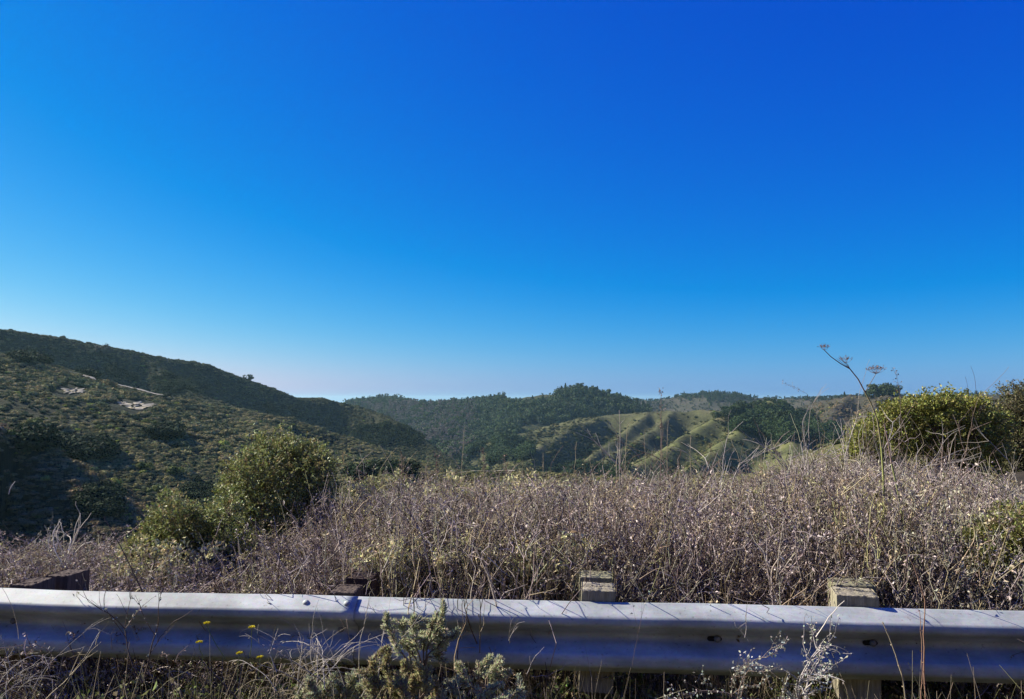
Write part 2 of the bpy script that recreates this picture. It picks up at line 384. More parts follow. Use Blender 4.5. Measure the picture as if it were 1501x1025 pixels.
# the road the view is taken from
def make_road():
    m, n, l, out = node_mat('asphalt'); tc = n.new('ShaderNodeTexCoord'); q = n.new('ShaderNodeTexNoise'); q.inputs['Scale'].default_value = 80; q.inputs['Detail'].default_value = 4; l.new(tc.outputs['Object'], q.inputs['Vector'])
    r = ramp(n, [(.35, (.03, .03, .03)), (.65, (.065, .064, .062))]); l.new(q.outputs[0], r.inputs[0]); p = n.new('ShaderNodeBsdfPrincipled'); p.inputs['Roughness'].default_value = .9; l.new(r.outputs[0], p.inputs['Base Color']); l.new(p.outputs[0], out.inputs[0])
    mb = MB(); xs = np.linspace(-40, 40, 81); z = np.maximum(tz(xs, xs * 0 + 1.9), tz(xs, xs * 0 - 5.2)) * 0 + .10
    V = np.concatenate([np.column_stack([xs, xs * 0 + yy, z + (0 if abs(yy) < 5 else 0)]) for yy in (1.9, -1.6, -5.2)]); mb.add(V, [[k * 81 + j, k * 81 + j + 1, (k + 1) * 81 + j + 1, (k + 1) * 81 + j][::-1] for k in range(2) for j in range(80)], (), (.05, .05, .05)); tag(mb.build('road', m), kind='structure')
make_road()

# the sea beyond the valley mouth
def make_sea():
    m, n, l, out = node_mat('sea_water'); p = n.new('ShaderNodeBsdfPrincipled'); p.inputs['Base Color'].default_value = (.03, .09, .16, 1); p.inputs['Roughness'].default_value = .35
    l.new(p.outputs[0], out.inputs[0])
    mb = MB(); a = np.linspace(0, 2 * math.pi, 65)[:-1]; ring1 = np.stack([3600 * np.cos(a), 3600 * np.sin(a), np.full(64, SEA)], 1); ring2 = ring1 * [6.5, 6.5, 1]
    k = np.arange(64); mb.add(np.vstack([ring1, ring2]), np.stack([k, k + 64, (k + 1) % 64 + 64, (k + 1) % 64], 1)[:, ::-1], (), (.03, .09, .16))
    tag(mb.build('sea', m), kind='structure')
make_sea()

def make_haze():
    m, n, l, out = node_mat('haze_air'); v = n.new('ShaderNodeVolumePrincipled')
    v.inputs['Color'].default_value = (.60, .97, 1.0, 1); v.inputs['Density'].default_value = HAZE; v.inputs['Anisotropy'].default_value = .35
    l.new(v.outputs[0], out.inputs['Volume'])
    mb = MB(); mb.box((0, 0, (SEA - 25 + 82) / 2), (24000, 24000, (82 - SEA + 25) / 2)); o = mb.build('haze', m, smooth=False); tag(o, kind='stuff')
HAZE = 0.000045
make_haze()
# ------------------------------------------------------------------ plant kinds
M_SHRUB = foliage_mat('shrub_leaves', transl=.12, rough=.8, hueinst=True, spec=.08)
M_TREE = foliage_mat('tree_leaves', transl=.15, rough=.75, hueinst=False, spec=.1)
M_BARK = foliage_mat('bark', transl=0.0, rough=.9, spec=.1)
M_SAGE = foliage_mat('sage_leaves', transl=.38, rough=.7, spec=.15)
M_DRY = foliage_mat('dry_stems', transl=.14, rough=.8, hueinst=True, spec=.1)
M_TWIG = foliage_mat('bare_twigs', transl=.0, rough=.8, spec=.15)
M_LEAF = foliage_mat('leaves', transl=.22, rough=.5, spec=.3)

def jit(c, n, g=rng, v=.25, h=.08):
    c = np.asarray(c, float); f = 1 + g.normal(0, v, (n, 1)); return np.clip(c * f * (1 + g.normal(0, h, (n, 3))), .004, .9)

def lump_shrub(seed, leaves=260, dome=.55, c=(.142, .158, .066), leafsize=.16):
    """a low rounded shrub seen from afar: uneven core and a skin of leaf clumps; unit radius"""
    g = np.random.default_rng(seed); mb = MB()
    n = 7; lobes = np.stack([g.uniform(-.55, .55, n), g.uniform(-.55, .55, n), g.uniform(.05, .45, n) * dome * 1.4], 1); lr = g.uniform(.32, .58, n)
    for c0, r0 in zip(lobes[:5], lr):
        # coarse core
        th = np.linspace(0, 2 * math.pi, 7)[:-1]; ph = np.array([-.4, .2, .8, 1.3])
        V = np.array([[math.cos(a) * math.cos(p), math.sin(a) * math.cos(p), math.sin(p)] for p in ph for a in th]) * r0 * .78 * g.uniform(.85, 1.15, (24, 1)) * [1, 1, dome * 1.5] + c0
        Q = [[k * 6 + j, k * 6 + (j + 1) % 6, k * 6 + 6 + (j + 1) % 6, k * 6 + 6 + j] for k in range(3) for j in range(6)]
        mb.add(V, Q, [[18, 19, 20], [18, 20, 21], [18, 21, 22], [18, 22, 23]], jit(np.array(c) * .8, 24, g, .15))
    k = g.integers(0, n, leaves); d = g.normal(size=(leaves, 3)); d[:, 2] = np.abs(d[:, 2]) * .9 + .02; d /= np.linalg.norm(d, axis=1)[:, None]
    pos = lobes[k] + d * lr[k][:, None] * g.uniform(.7, 1.02, (leaves, 1)) * [1, 1, dome * 1.5]
    mb.cards(pos, d, leafsize * g.uniform(.7, 1.5, leaves), jit(c, leaves, g, .22), g)
    return mb.build('shrub_kind', M_SHRUB, link=False, smooth=False)

def crown_mesh(mb, g, h0, h1, rad, kind, n, size, c):
    """leaf clumps through a crown volume between h0 and h1"""
    if kind == 'cone':
        t = g.uniform(0, 1, n) ** .75; rr = rad * (1 - t) ** .8 * (1 + .25 * np.sin(t * 26)) ; a = g.uniform(0, 6.283, n)
        q = np.sqrt(g.uniform(.25, 1, n)) * rr; pos = np.stack([q * np.cos(a), q * np.sin(a), h0 + (h1 - h0) * t], 1); d = np.stack([np.cos(a), np.sin(a), np.full(n, .1)], 1)
    else:
        m = 9 if kind == 'round' else 12
        L = np.stack([g.normal(0, .42, m) * rad, g.normal(0, .42, m) * rad, h0 + (h1 - h0) * g.uniform(.15, .85, m)], 1)
        lr = g.uniform(.3, .55, m) * rad * (1.0 if kind == 'round' else .72)
        k = g.integers(0, m, n); d = g.normal(size=(n, 3)); d /= np.linalg.norm(d, axis=1)[:, None]
        pos = L[k] + d * lr[k][:, None] * np.cbrt(g.uniform(.3, 1, (n, 1))) * [1, 1, .85]
    mb.cards(pos, d, size * g.uniform(.7, 1.6, n), jit(c, n, g, .25), g)

TREE_COL = {'round': (.060, .085, .036), 'cone': (.045, .072, .036), 'tall': (.090, .105, .060), 'grey': (.170, .150, .120)}
def tree_meshes(seed, kind):
    """meshes (trunk, crown) of a tree about one unit high"""
    g = np.random.default_rng(seed); tr = MB(); cr = MB()
    c = TREE_COL[kind]
    bark = (.16, .13, .10) if kind != 'grey' else (.24, .22, .19)
    lean = g.normal(0, .02, 2)
    hh = {'round': .6, 'cone': .92, 'tall': .85, 'grey': .9}[kind]
    pts = [(0, 0, -.06), (lean[0], lean[1], hh * .4), (lean[0] * 2.2, lean[1] * 2, hh)]
    tr.tube(pts, [.022, .016, .004], 4, bark)
    for q in range(5):
        a = g.uniform(0, 6.28); z = hh * g.uniform(.45, .8); L = .16 * (1.5 if kind == 'round' else 1)
        tr.tube([(lean[0] * 1.5, lean[1] * 1.5, z), (math.cos(a) * L * .6, math.sin(a) * L * .6, z + .08), (math.cos(a) * L, math.sin(a) * L, z + .17)], [.008, .005, .002], 3, bark)
    if kind == 'round': crown_mesh(cr, g, .22, .98, .46, 'round', 620, .075, c)
    if kind == 'cone': crown_mesh(cr, g, .10, 1.0, .24, 'cone', 520, .07, c)
    if kind == 'tall': crown_mesh(cr, g, .34, 1.0, .27, 'tall', 520, .062, c)
    if kind == 'grey': crown_mesh(cr, g, .30, .98, .20, 'tall', 230, .045, c)
    return tr.mesh('trunk', M_BARK), cr.mesh('crown', M_TREE, smooth=False)

TREES = {k: [tree_meshes(100 + 17 * i + j, k) for j in range(4)] for i, k in enumerate(['round', 'cone', 'tall', 'grey'])}
def forest_proto(kind, j):
    """trunk and crown joined, for the mass of a far wood"""
    g = np.random.default_rng(500 + j); mb = MB(); c = TREE_COL[kind]
    mb.tube([(0, 0, -.05), (0.01, 0, .8)], [.018, .004], 3, (.2, .17, .14))
    args = {'round': (.2, .98, .46, 'round', 240, .11), 'cone': (.1, 1, .24, 'cone', 220, .1), 'tall': (.3, 1, .27, 'tall', 220, .09), 'grey': (.25, .98, .2, 'tall', 170, .065)}[kind]
    crown_mesh(mb, g, *args, c)
    return mb.build('tree_kind', M_SHRUB, link=False, smooth=False)

M_TREE_ = None
def place_tree(kind, j, loc, h, wide, label, cat, group, name, parts=True):
    tr, cr = TREES[kind][j % 4]
    r = empty(name, loc, random.uniform(0, 6.28)); r.scale = (h * wide, h * wide, h)
    tag(r, label, cat, group)
    t = bpy.data.objects.new('trunk', tr); c = bpy.data.objects.new('crown', cr)
    for q in (t, c): col.objects.link(q); q.parent = r
    return r

# ---------------- candidate points on the visible hills
def hill_points(n, r0, r1, a0=-37, a1=37, seed=5, power=1.0):
    g = np.random.default_rng(seed)
    a = np.radians(g.uniform(a0, a1, n)); r = (g.uniform(0, 1, n) ** power) * (r1 - r0) + r0
    x = r * np.sin(a); y = r * np.cos(a); z, own, gl = tfull(x, y)
    return x, y, z, own, gl, g
NAMES = [q[1] for q in RIDGES] + ['ground', 'valley_floor']
def owner_names(own): return np.array(NAMES)[own]
def px_of(x, y, z):
    c, s = math.cos(PITCH), math.sin(PITCH); dz = z - EYE
    f = y * c + dz * s; u = -y * s + dz * c
    return CX + FPX * x / f, CY - FPX * u / f
def visible(x, y, z, up=2.0):
    """drops points that the hills in front hide by far"""
    r = np.hypot(x, y); ia, ir = _cell(x, y); _, ir2 = _cell(x * .97, y * .97)
    return (z + up - EYE) / r >= G_HOR[ir2.astype(int), np.rint(ia).astype(int)] - .0005

def hill_shrubs():
    protos = [lump_shrub(900 + i, 300, .45 if i < 6 else .7) for i in range(8)]
    P_, S_, R_, I_, T_ = [], [], [], [], []
    for (n, r0, r1, power, smin, smax, sd_) in [(52000, 60, 330, .75, .6, 1.7, 1), (115000, 260, 1060, .62, .8, 2.5, 2), (60000, 700, 1500, .7, 1.2, 2.8, 3), (16000, 1400, 2750, .7, 1.5, 3.6, 4)]:
        x, y, z, own, gl, g = hill_points(n, r0, r1, seed=60 + sd_, power=power)
        nm = owner_names(own); big = fbm(x / 60, y / 60, 4); fine = fbm(x / 18 + 9, y / 18, 3)
        brush = np.isin(nm, ['brushy_hill', 'brushy_slope', 'near_spur', 'brush_bench', 'valley_floor'])
        grass = np.isin(nm, ['grassy_ridge', 'green_spur']); dim = np.isin(nm, ['far_ridge', 'brown_slope', 'wooded_ridge'])
        prob = np.where(brush, .95, 0)
        prob = np.where(grass, np.clip((big - .43) * 5 + (gl - .22) * 1.6, 0.04, 1), prob)
        prob = np.where(nm == 'green_spur', prob * .75, prob)
        prob = np.where(dim, np.clip((big - .40) * 4 + .25, .1, .8), prob)
        prob = np.where(nm == 'grassy_knoll', np.clip((fine - .55) * 4, 0, .5), prob)
        prob = np.where(nm == 'ground', .35, prob)
        px, py = px_of(x, y, z)
        # bare sandy scars on the left slope
        for (cx_, cy_, rx, ry) in SCARS:
            q = ((px - cx_ + 5) / (rx + 11)) ** 2 + ((py - cy_) / (ry + 5)) ** 2; prob = np.where(q + (fine - .5) * 1.2 < 1, 0, prob)
        for (cx_, cy_, rr) in CLEAR: prob = np.where(np.hypot(x - cx_ + rr * .35, y - cy_) < rr, 0, prob)
        k = g.random(n) < prob; k &= (px > -60) & (px < 1560)
        x, y, z, nm, big, fine, gl, px = x[k], y[k], z[k], nm[k], big[k], fine[k], gl[k], px[k]
        k = visible(x, y, z); x, y, z, nm, big, fine, gl = x[k], y[k], z[k], nm[k], big[k], fine[k], gl[k]; m = len(x)
        sc = g.uniform(smin, smax, m) * (.7 + .9 * np.clip(gl, 0, 1)) * (.75 + .5 * fine)
        sc *= np.where(g.random(m) < .05, 1.7, 1)
        if r0 > 600: sc *= np.where(np.isin(nm, ['grassy_ridge', 'green_spur']), 1.6, 1)
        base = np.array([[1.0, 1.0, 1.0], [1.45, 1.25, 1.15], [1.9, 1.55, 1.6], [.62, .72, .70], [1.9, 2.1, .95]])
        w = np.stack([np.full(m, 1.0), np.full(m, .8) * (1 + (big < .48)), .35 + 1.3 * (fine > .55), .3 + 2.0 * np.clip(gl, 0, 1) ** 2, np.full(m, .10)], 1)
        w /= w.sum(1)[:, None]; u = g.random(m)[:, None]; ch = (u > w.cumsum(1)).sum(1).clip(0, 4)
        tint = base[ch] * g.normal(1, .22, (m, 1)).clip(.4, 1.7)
        tint = np.where(np.isin(nm, ['grassy_ridge', 'green_spur'])[:, None], tint * .72, tint)
        tint = np.where((nm == 'brushy_hill')[:, None], tint * [.70, .74, .80], tint); tint = np.where((nm == 'brushy_slope')[:, None], tint * [1.22, 1.16, 1.16], tint)  # scrub kinds differ; hill's shade and slope's sun also tinted in
        tint = np.where((nm == 'brown_slope')[:, None], tint * [1.12, .92, 1.2], tint)
        tint = np.where((nm == 'near_spur')[:, None], tint * [1.15, .95, 1.15], tint)
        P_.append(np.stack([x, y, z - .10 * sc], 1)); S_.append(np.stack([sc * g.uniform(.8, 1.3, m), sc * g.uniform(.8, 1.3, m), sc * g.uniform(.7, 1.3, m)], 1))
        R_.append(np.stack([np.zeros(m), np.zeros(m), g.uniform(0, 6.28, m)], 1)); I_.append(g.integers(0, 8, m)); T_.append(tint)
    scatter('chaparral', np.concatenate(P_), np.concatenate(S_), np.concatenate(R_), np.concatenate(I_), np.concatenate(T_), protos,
            'low grey green scrub covering the hillsides as one rough carpet', 'scrub')
    return sum(map(len, P_))
SCARS = [(107, 574, 20, 4.5), (200, 596, 24, 6.5), (180, 592, 8, 3)]
TRACKS = [[(128, 551), (160, 557), (200, 567), (235, 577), (257, 584)]]


# clearings along the sandy track and the valley road
def crest_line(pts_px, crest, off):
    rp = np.array([p for r_ in RIDGES if r_[0] == crest for p in r_[6]], float); o = []
    for (a, b) in zip(pts_px[:-1], pts_px[1:]):
        for t in np.linspace(0, 1, 9)[:-1]:
            px = a[0] + (b[0] - a[0]) * t; Yc = float(np.interp(px, rp[:, 0], rp[:, 2])); ys = np.linspace(Yc * .88, Yc * 1.1, 120); xs = (px - CX) / FPX * ys
            Y = ys[((tz(xs, ys) - EYE) / ys).argmax()] - off; o.append(((px - CX) / FPX * Y, Y))
    o = np.array(o); k = np.ones(7) / 7; p_ = np.pad(o, ((3, 3), (0, 0)), 'edge'); return np.stack([np.convolve(p_[:, c], k, 'valid') for c in (0, 1)], 1)
TRACK_LINE = crest_line(TRACKS[0], 'B', 6); ROAD_LINE = crest_line([(670, 681), (700, 684), (730, 689), (762, 693)], 'E', 1)
CLEAR = [(x, y, 10.5) for x, y in TRACK_LINE[::2]] + [(x, y, 4.0) for x, y in ROAD_LINE[::2]]
print('shrubs', hill_shrubs())

def woods():
    protos = [forest_proto('grey', 0), forest_proto('grey', 1), forest_proto('round', 2), forest_proto('tall', 3), forest_proto('cone', 4), forest_proto('round', 5)]
    P_, S_, R_, I_, T_ = [], [], [], [], []
    def emit(x, y, z, h, idx, tint, g, w=1.0):
        m = len(x)
        P_.append(np.stack([x, y, z - .3], 1)); S_.append(np.stack([h * w, h * w, h], 1)); R_.append(np.stack([g.normal(0, .04, m), g.normal(0, .04, m), g.uniform(0, 6.28, m)], 1)); I_.append(idx); T_.append(tint)
    # the wooded ridge
    x, y, z, own, gl, g = hill_points(30000, 1150, 2450, -13, 14, 77)
    nm = owner_names(own); px, py = px_of(x, y, z); big = fbm(x / 150, y / 150, 3)
    k = np.isin(nm, ['wooded_ridge', 'valley_floor']) & (g.random(len(x)) < np.where(px < 760, .9, np.clip((big - .47) * 9, 0.02, .9)))
    k &= ~((px > 735) & (px < 815) & (py < 596))
    x, y, z, px, py, gl, big = x[k], y[k], z[k], px[k], py[k], gl[k], big[k]; k = visible(x, y, z, 10); x, y, z, px, py, gl = x[k], y[k], z[k], px[k], py[k], gl[k]; m = len(x)
    grey = (px < 700) & (py > 598) & (g.random(m) < np.clip(.95 - (px - 600) / 220, .15, .92) * (1 - .8 * np.clip(gl, 0, 1)))
    idx = np.where(grey, g.integers(0, 2, m), g.choice([2, 3, 4, 5], m)); h = g.uniform(12, 27, m); h = np.where(grey, h * 1.1, h)
    tint = np.where(grey[:, None], [1.0, .95, 1.0], [.95, 1.0, .95]) * g.normal(1, .15, (m, 1)).clip(.5, 1.5)
    emit(x, y, z, h, idx, tint, g)
    n1 = m
    # scattered dark trees and scrub on the furthest ridge
    x, y, z, own, gl, g = hill_points(26000, 1500, 2750, 5, 37, 81); nm = owner_names(own)
    k = np.isin(nm, ['far_ridge']) & (g.random(len(x)) < np.clip((fbm(x / 120, y / 120, 3) - .42) * 5, .12, .9)); x, y, z = x[k], y[k], z[k]; k = visible(x, y, z, 6); x, y, z = x[k], y[k], z[k]; m = len(x)
    emit(x, y, z, g.uniform(3, 9, m), g.choice([2, 4, 5], m), np.array([.7, .75, .75]) * g.normal(1, .2, (m, 1)).clip(.5, 1.6), g, 1.25)
    # trees and tall scrub in the gullies of the grassy ridges
    x, y, z, own, gl, g = hill_points(26000, 700, 1350, -6, 26, 79); nm = owner_names(own)
    k = np.isin(nm, ['grassy_ridge', 'green_spur', 'valley_floor', 'brown_slope']) & (g.random(len(x)) < np.clip((gl - .72) * 4 + (nm == 'valley_floor') * .5, 0, .8)); x, y, z = x[k], y[k], z[k]; k = visible(x, y, z, 4); x, y, z = x[k], y[k], z[k]; m = len(x)
    emit(x, y, z, g.uniform(3, 6.5, m), g.choice([2, 5], m), np.array([.85, .9, .8]) * g.normal(1, .2, (m, 1)).clip(.5, 1.6), g, 1.2)
    # oaks in the left hill's ravines, tinted dark to paint in hollow shade
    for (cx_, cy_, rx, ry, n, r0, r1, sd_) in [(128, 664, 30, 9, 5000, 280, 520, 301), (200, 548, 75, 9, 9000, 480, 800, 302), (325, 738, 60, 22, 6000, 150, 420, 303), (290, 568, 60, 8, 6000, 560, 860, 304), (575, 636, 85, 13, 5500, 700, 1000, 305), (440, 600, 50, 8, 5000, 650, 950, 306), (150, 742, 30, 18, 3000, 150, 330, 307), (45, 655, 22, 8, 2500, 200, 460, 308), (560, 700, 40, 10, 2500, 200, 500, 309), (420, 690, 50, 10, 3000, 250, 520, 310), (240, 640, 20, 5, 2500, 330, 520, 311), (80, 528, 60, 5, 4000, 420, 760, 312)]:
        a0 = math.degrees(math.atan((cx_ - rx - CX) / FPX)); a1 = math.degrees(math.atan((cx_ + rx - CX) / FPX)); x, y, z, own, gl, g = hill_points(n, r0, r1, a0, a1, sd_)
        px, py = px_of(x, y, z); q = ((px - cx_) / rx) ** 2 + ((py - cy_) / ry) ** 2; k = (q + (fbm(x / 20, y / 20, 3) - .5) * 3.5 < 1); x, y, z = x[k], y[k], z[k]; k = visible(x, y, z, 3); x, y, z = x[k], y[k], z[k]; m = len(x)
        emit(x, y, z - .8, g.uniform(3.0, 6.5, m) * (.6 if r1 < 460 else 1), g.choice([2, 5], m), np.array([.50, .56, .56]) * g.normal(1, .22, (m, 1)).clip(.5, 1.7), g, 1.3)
    # dark groves painted by where they stand in the valley
    for (cx_, cy_, rx, ry, n, r0, r1, h0, h1, kinds, sd_) in GROVES:
        a0 = math.degrees(math.atan((cx_ - rx - CX) / FPX)); a1 = math.degrees(math.atan((cx_ + rx - CX) / FPX))
        x, y, z, own, gl, g = hill_points(n, r0, r1, a0, a1, sd_)
        px, py = px_of(x, y, z); q = ((px - cx_) / rx) ** 2 + ((py - cy_) / ry) ** 2
        k = (q + (fbm(x / 38, y / 38, 4) - .5) * 4.5 < 1) & (g.random(len(x)) < .8); x, y, z = x[k], y[k], z[k]; k = visible(x, y, z, 5); x, y, z = x[k], y[k], z[k]; m = len(x)
        emit(x, y, z, g.uniform(h0, h1, m), g.choice(kinds, m), np.array([.85, .95, .9]) * g.normal(1, .18, (m, 1)).clip(.5, 1.6), g)
        print('grove', cx_, m)
    scatter('far_wood', np.concatenate(P_), np.concatenate(S_), np.concatenate(R_), np.concatenate(I_), np.concatenate(T_), protos,
            'dense far wood of dark and grey trees on the ridges across the valley', 'woodland')
    return n1
GROVES = [(1128, 622, 58, 20, 12000, 850, 1500, 6, 12, [2, 4, 5], 201), (1085, 603, 30, 5, 2500, 1000, 1500, 5, 9, [2, 4], 208), (1185, 640, 45, 18, 8000, 800, 1400, 7, 12, [2, 4, 5], 202), (730, 668, 48, 17, 9000, 650, 1250, 9, 15, [2, 5], 203),
          (860, 694, 60, 9, 5000, 500, 1150, 5, 10, [2, 5], 204), (1050, 584, 60, 5, 1100, 2100, 2700, 8, 18, [2, 4, 3], 206)]
print('wood', woods())

# ---------------- trees that can be told apart: skyline and slope trees
def ground_at_px(px, Y0, Y1, top_py=None):
    """crest point: the depth along this pixel column between Y0 and Y1 that shows highest"""
    ys = np.linspace(Y0, Y1, 160); xs = (px - CX) / FPX * ys
    z = tz(xs, ys); e = (z - EYE) / ys; i = e.argmax(); return float(xs[i]), float(ys[i]), float(z[i])
def hit_px(px, py, Y0=60, Y1=2800):
    """first ground point seen along the ray through px, py"""
    ys = np.geomspace(Y0, Y1, 900); d = P(px, py, 1.0); xs = d.x * ys; zr = EYE + (d.z - EYE) * ys
    z = tz(xs, ys); k = np.argmax(z >= zr)
    if z[k] < zr[k]: return None
    return float(xs[k]), float(ys[k]), float(z[k])

def skyline():
    n = 0; g = random.Random(3)
    # wooded ridge crest, left of its bare top
    px = 541
    while px < 745:
        x, y, z = ground_at_px(px, 1350, 2450)
        h = g.choice([g.uniform(12, 20), g.uniform(20, 30)]) * (.55 if px < 548 else 1) * y / 2000 * 1.05
        place_tree(g.choice(['tall', 'tall', 'round', 'grey']), g.randrange(4), (x, y, z - .4), h, g.uniform(.9, 1.3), 'hazy blue green tree among many on the crest of the far wooded ridge', 'tree', 'trees on the crest of the far wooded ridge', 'ridge_tree')
        px += g.uniform(1.8, 4.6)
    px = 815
    while px < 892:                     # dark cap of pines
        x, y, z = ground_at_px(px, 1350, 2100)
        place_tree(g.choice(['round', 'cone', 'round']), g.randrange(4), (x, y + g.uniform(-30, 10), z - 1), g.uniform(13, 20) * (1 if 822 < px < 880 else .7), g.uniform(1.0, 1.4), 'dark pine in the cap of trees on the highest far ridge top', 'tree', 'dark pines capping the far ridge', 'pine_tree')
        px += g.uniform(1.6, 3.4)
    for px, h in [(757, 7), (762, 5), (795, 5), (806, 6), (903, 5), (912, 4), (929, 5)]:
        x, y, z = ground_at_px(px, 1350, 2700)
        place_tree('round', g.randrange(4), (x, y, z - .3), h, 1.2, {757: 'small far tree standing alone left of the bare ridge top', 762: 'tiny bush like tree beside the small tree on the bare ridge top', 795: 'small tree on the bare ridge top nearest the dark pine cap', 806: 'small round tree at the left foot of the dark pine cap', 903: 'small tree just right of the dark pine cap on the falling crest', 912: 'tiny tree second to the right of the dark pine cap', 929: 'small tree low in the dip right of the dark pine cap'}[px], 'tree', 'scattered small trees on the far crest', 'ridge_tree')
    px = 978
    while px < 1200:                    # furthest skyline
        x, y, z = ground_at_px(px, 1900, 2800)
        place_tree(g.choice(['round', 'tall', 'cone']), g.randrange(4), (x, y, z - .4), g.uniform(7, 15) * (1.25 if 1035 < px < 1085 else .8), g.uniform(.9, 1.4), 'small dark tree in the broken row along the furthest skyline', 'tree', 'trees along the furthest skyline', 'skyline_tree')
        px += g.uniform(2, 5) if 1030 < px < 1090 else g.uniform(7, 22)
    px = 1320
    while px < 1500:
        x, y, z = ground_at_px(px, 1300, 2400)
        place_tree(g.choice(['round', 'tall', 'round']), g.randrange(4), (x, y, z - .4), g.uniform(6, 13), g.uniform(.9, 1.4), 'small dark tree on the right hand skyline behind the big bush', 'tree', 'trees along the right hand skyline', 'skyline_tree')
        px += g.uniform(4, 16)
    # the near dark stand on the brown slope's top
    for i, px in enumerate([1268, 1273, 1279, 1285, 1291, 1297, 1303, 1308, 1313, 1276, 1288, 1300, 1294, 1282]):
        x, y, z = ground_at_px(px, 900, 1400)
        place_tree(['round', 'round', 'cone'][i % 3], i, (x, y - g.uniform(0, 25), z - 4.5), g.uniform(17, 24) * (.75 if px < 1272 or px > 1308 else 1), g.uniform(.95, 1.3), 'dark pine in the tight stand beside the bright green clearing', 'tree', 'dark pines in the stand on the brown hilltop', 'pine_tree')
    for px, h, lab in [(1237, 9, 'small dark pine at the left end of the bright green clearing'), (1218, 6, 'tiny dark tree left of the small pine by the green clearing'), (1228, 5, 'tiny tree between two others on the brown hilltop crest')]:
        x, y, z = ground_at_px(px, 1000, 1400); place_tree('cone', 1, (x, y, z - .5), h, 1.3, lab, 'tree', None, 'pine_tree')
    x, y, z = ground_at_px(366, 700, 1100)
    place_tree('round', 1, (x, y, z - 4.4), 12, 1.1, 'small dark tree standing alone on the crest of the left hill', 'tree', None, 'round_tree')
    # bigger bushes that stand out on the left slope
    g2 = np.random.default_rng(8)
    spots = [(50, 623, 7, 1, 'bright green dome shaped bush beside a dark hollow on the left slope'), (5, 637, 6, 1, 'yellow green bush at the left edge above the dark spur'), (118, 612, 6, 0, 'dark green bush with a pale top left of the slope centre'), (178, 622, 6, 0, 'tall dark green bush above the middle of the left slope'), (216, 623, 6, 1, 'light green bush right of the tall dark bush on the slope'),
             (212, 690, 8, 1, 'pale green round bush halfway down the left slope'), (256, 697, 9, 1, 'large yellow green bush low on the slope above the dark ravine'), (45, 516, 7, 0, 'dark bush high on the left hill just below its crest'), (150, 520, 12, 2, 'broad grey tree in the shaded gully under the left crest'), (143, 631, 5, 1, 'small pale green bush in the middle of the left slope'),
             (115, 643, 5, 2, 'small grey bush at the edge of the dark hollow'), (245, 585, 6, 0, 'dark bush at the lower end of the sandy track'), (270, 595, 6, 0, 'dark bush just below and right of the sandy track end'), (290, 706, 7, 0, 'dark green bush at the rim of the ravine'), (300, 617, 6, 0, 'dark round bush on the right of the left slope'), (228, 721, 6, 1, 'green bush low in the valley behind the small leafy bush'), (62, 690, 3.5, 2, 'grey bush on the dark spur at lower left'), (60, 762, 3, 1, 'green bush at the foot of the dark spur'), (330, 662, 5, 1, 'olive bush above the top of the big leafy bush')]
    kinds = [('shrub', lump_shrub(3000, 900, .7, (.030, .045, .018), .10)), ('shrub', lump_shrub(3001, 900, .75, (.120, .150, .035), .10)), ('shrub', lump_shrub(3002, 900, .8, (.095, .095, .065), .10))]
    for k_ in kinds: k_[1].data.materials[0] = M_TREE
    for (px, py, rad, kd, lab) in spots:
        q = hit_px(px, py)
        if q is None: continue
        o = kinds[kd][1].copy(); o.name = 'hillside_bush'; col.objects.link(o); rr = rad * q[1] / 800 + 1.0
        o.location = (q[0], q[1], q[2] - .2); o.scale = (rr, rr, rr * .9); o.rotation_euler = (0, 0, g.uniform(0, 6)); tag(o, lab, 'bush', 'bushes that stand out on the left hillside')
    # individual trees in the valley groves
    for (px, py, h, kd, lab, grp) in VALLEY:
        q = hit_px(px, py, 300)
        if q: place_tree(kd, int(px), (q[0], q[1], q[2] - .5), h, 1.25, lab, 'tree', grp, 'valley_tree')
VALLEY = [(735, 672, 17, 'round', 'dark round tree at the left end of the grove by the valley road', 'dark trees in the valley grove'), (752, 680, 17, 'round', 'dark round tree in the middle of the grove by the valley road', 'dark trees in the valley grove'), (771, 676, 14, 'round', 'grey green tree at the right end of the grove by the valley road', 'dark trees in the valley grove'),
          (716, 664, 14, 'round', 'small dark tree highest in the grove below the grassy ridge nose', 'dark trees in the valley grove'), (760, 664, 12, 'round', 'tree directly below the bare nose of the grassy ridge', 'dark trees in the valley grove')] + \
         [(1042 + 9 * i + (i * 37) % 7, 596 + (i * 23) % 26 + max(0, i - 6) * 1.5, 13 + (i * 7) % 6, ['cone', 'round', 'round'][i % 3], 'dark pine on the edge of the grove that runs down behind the green spur', 'dark pines of the grove behind the green spur') for i in range(17)]
skyline()

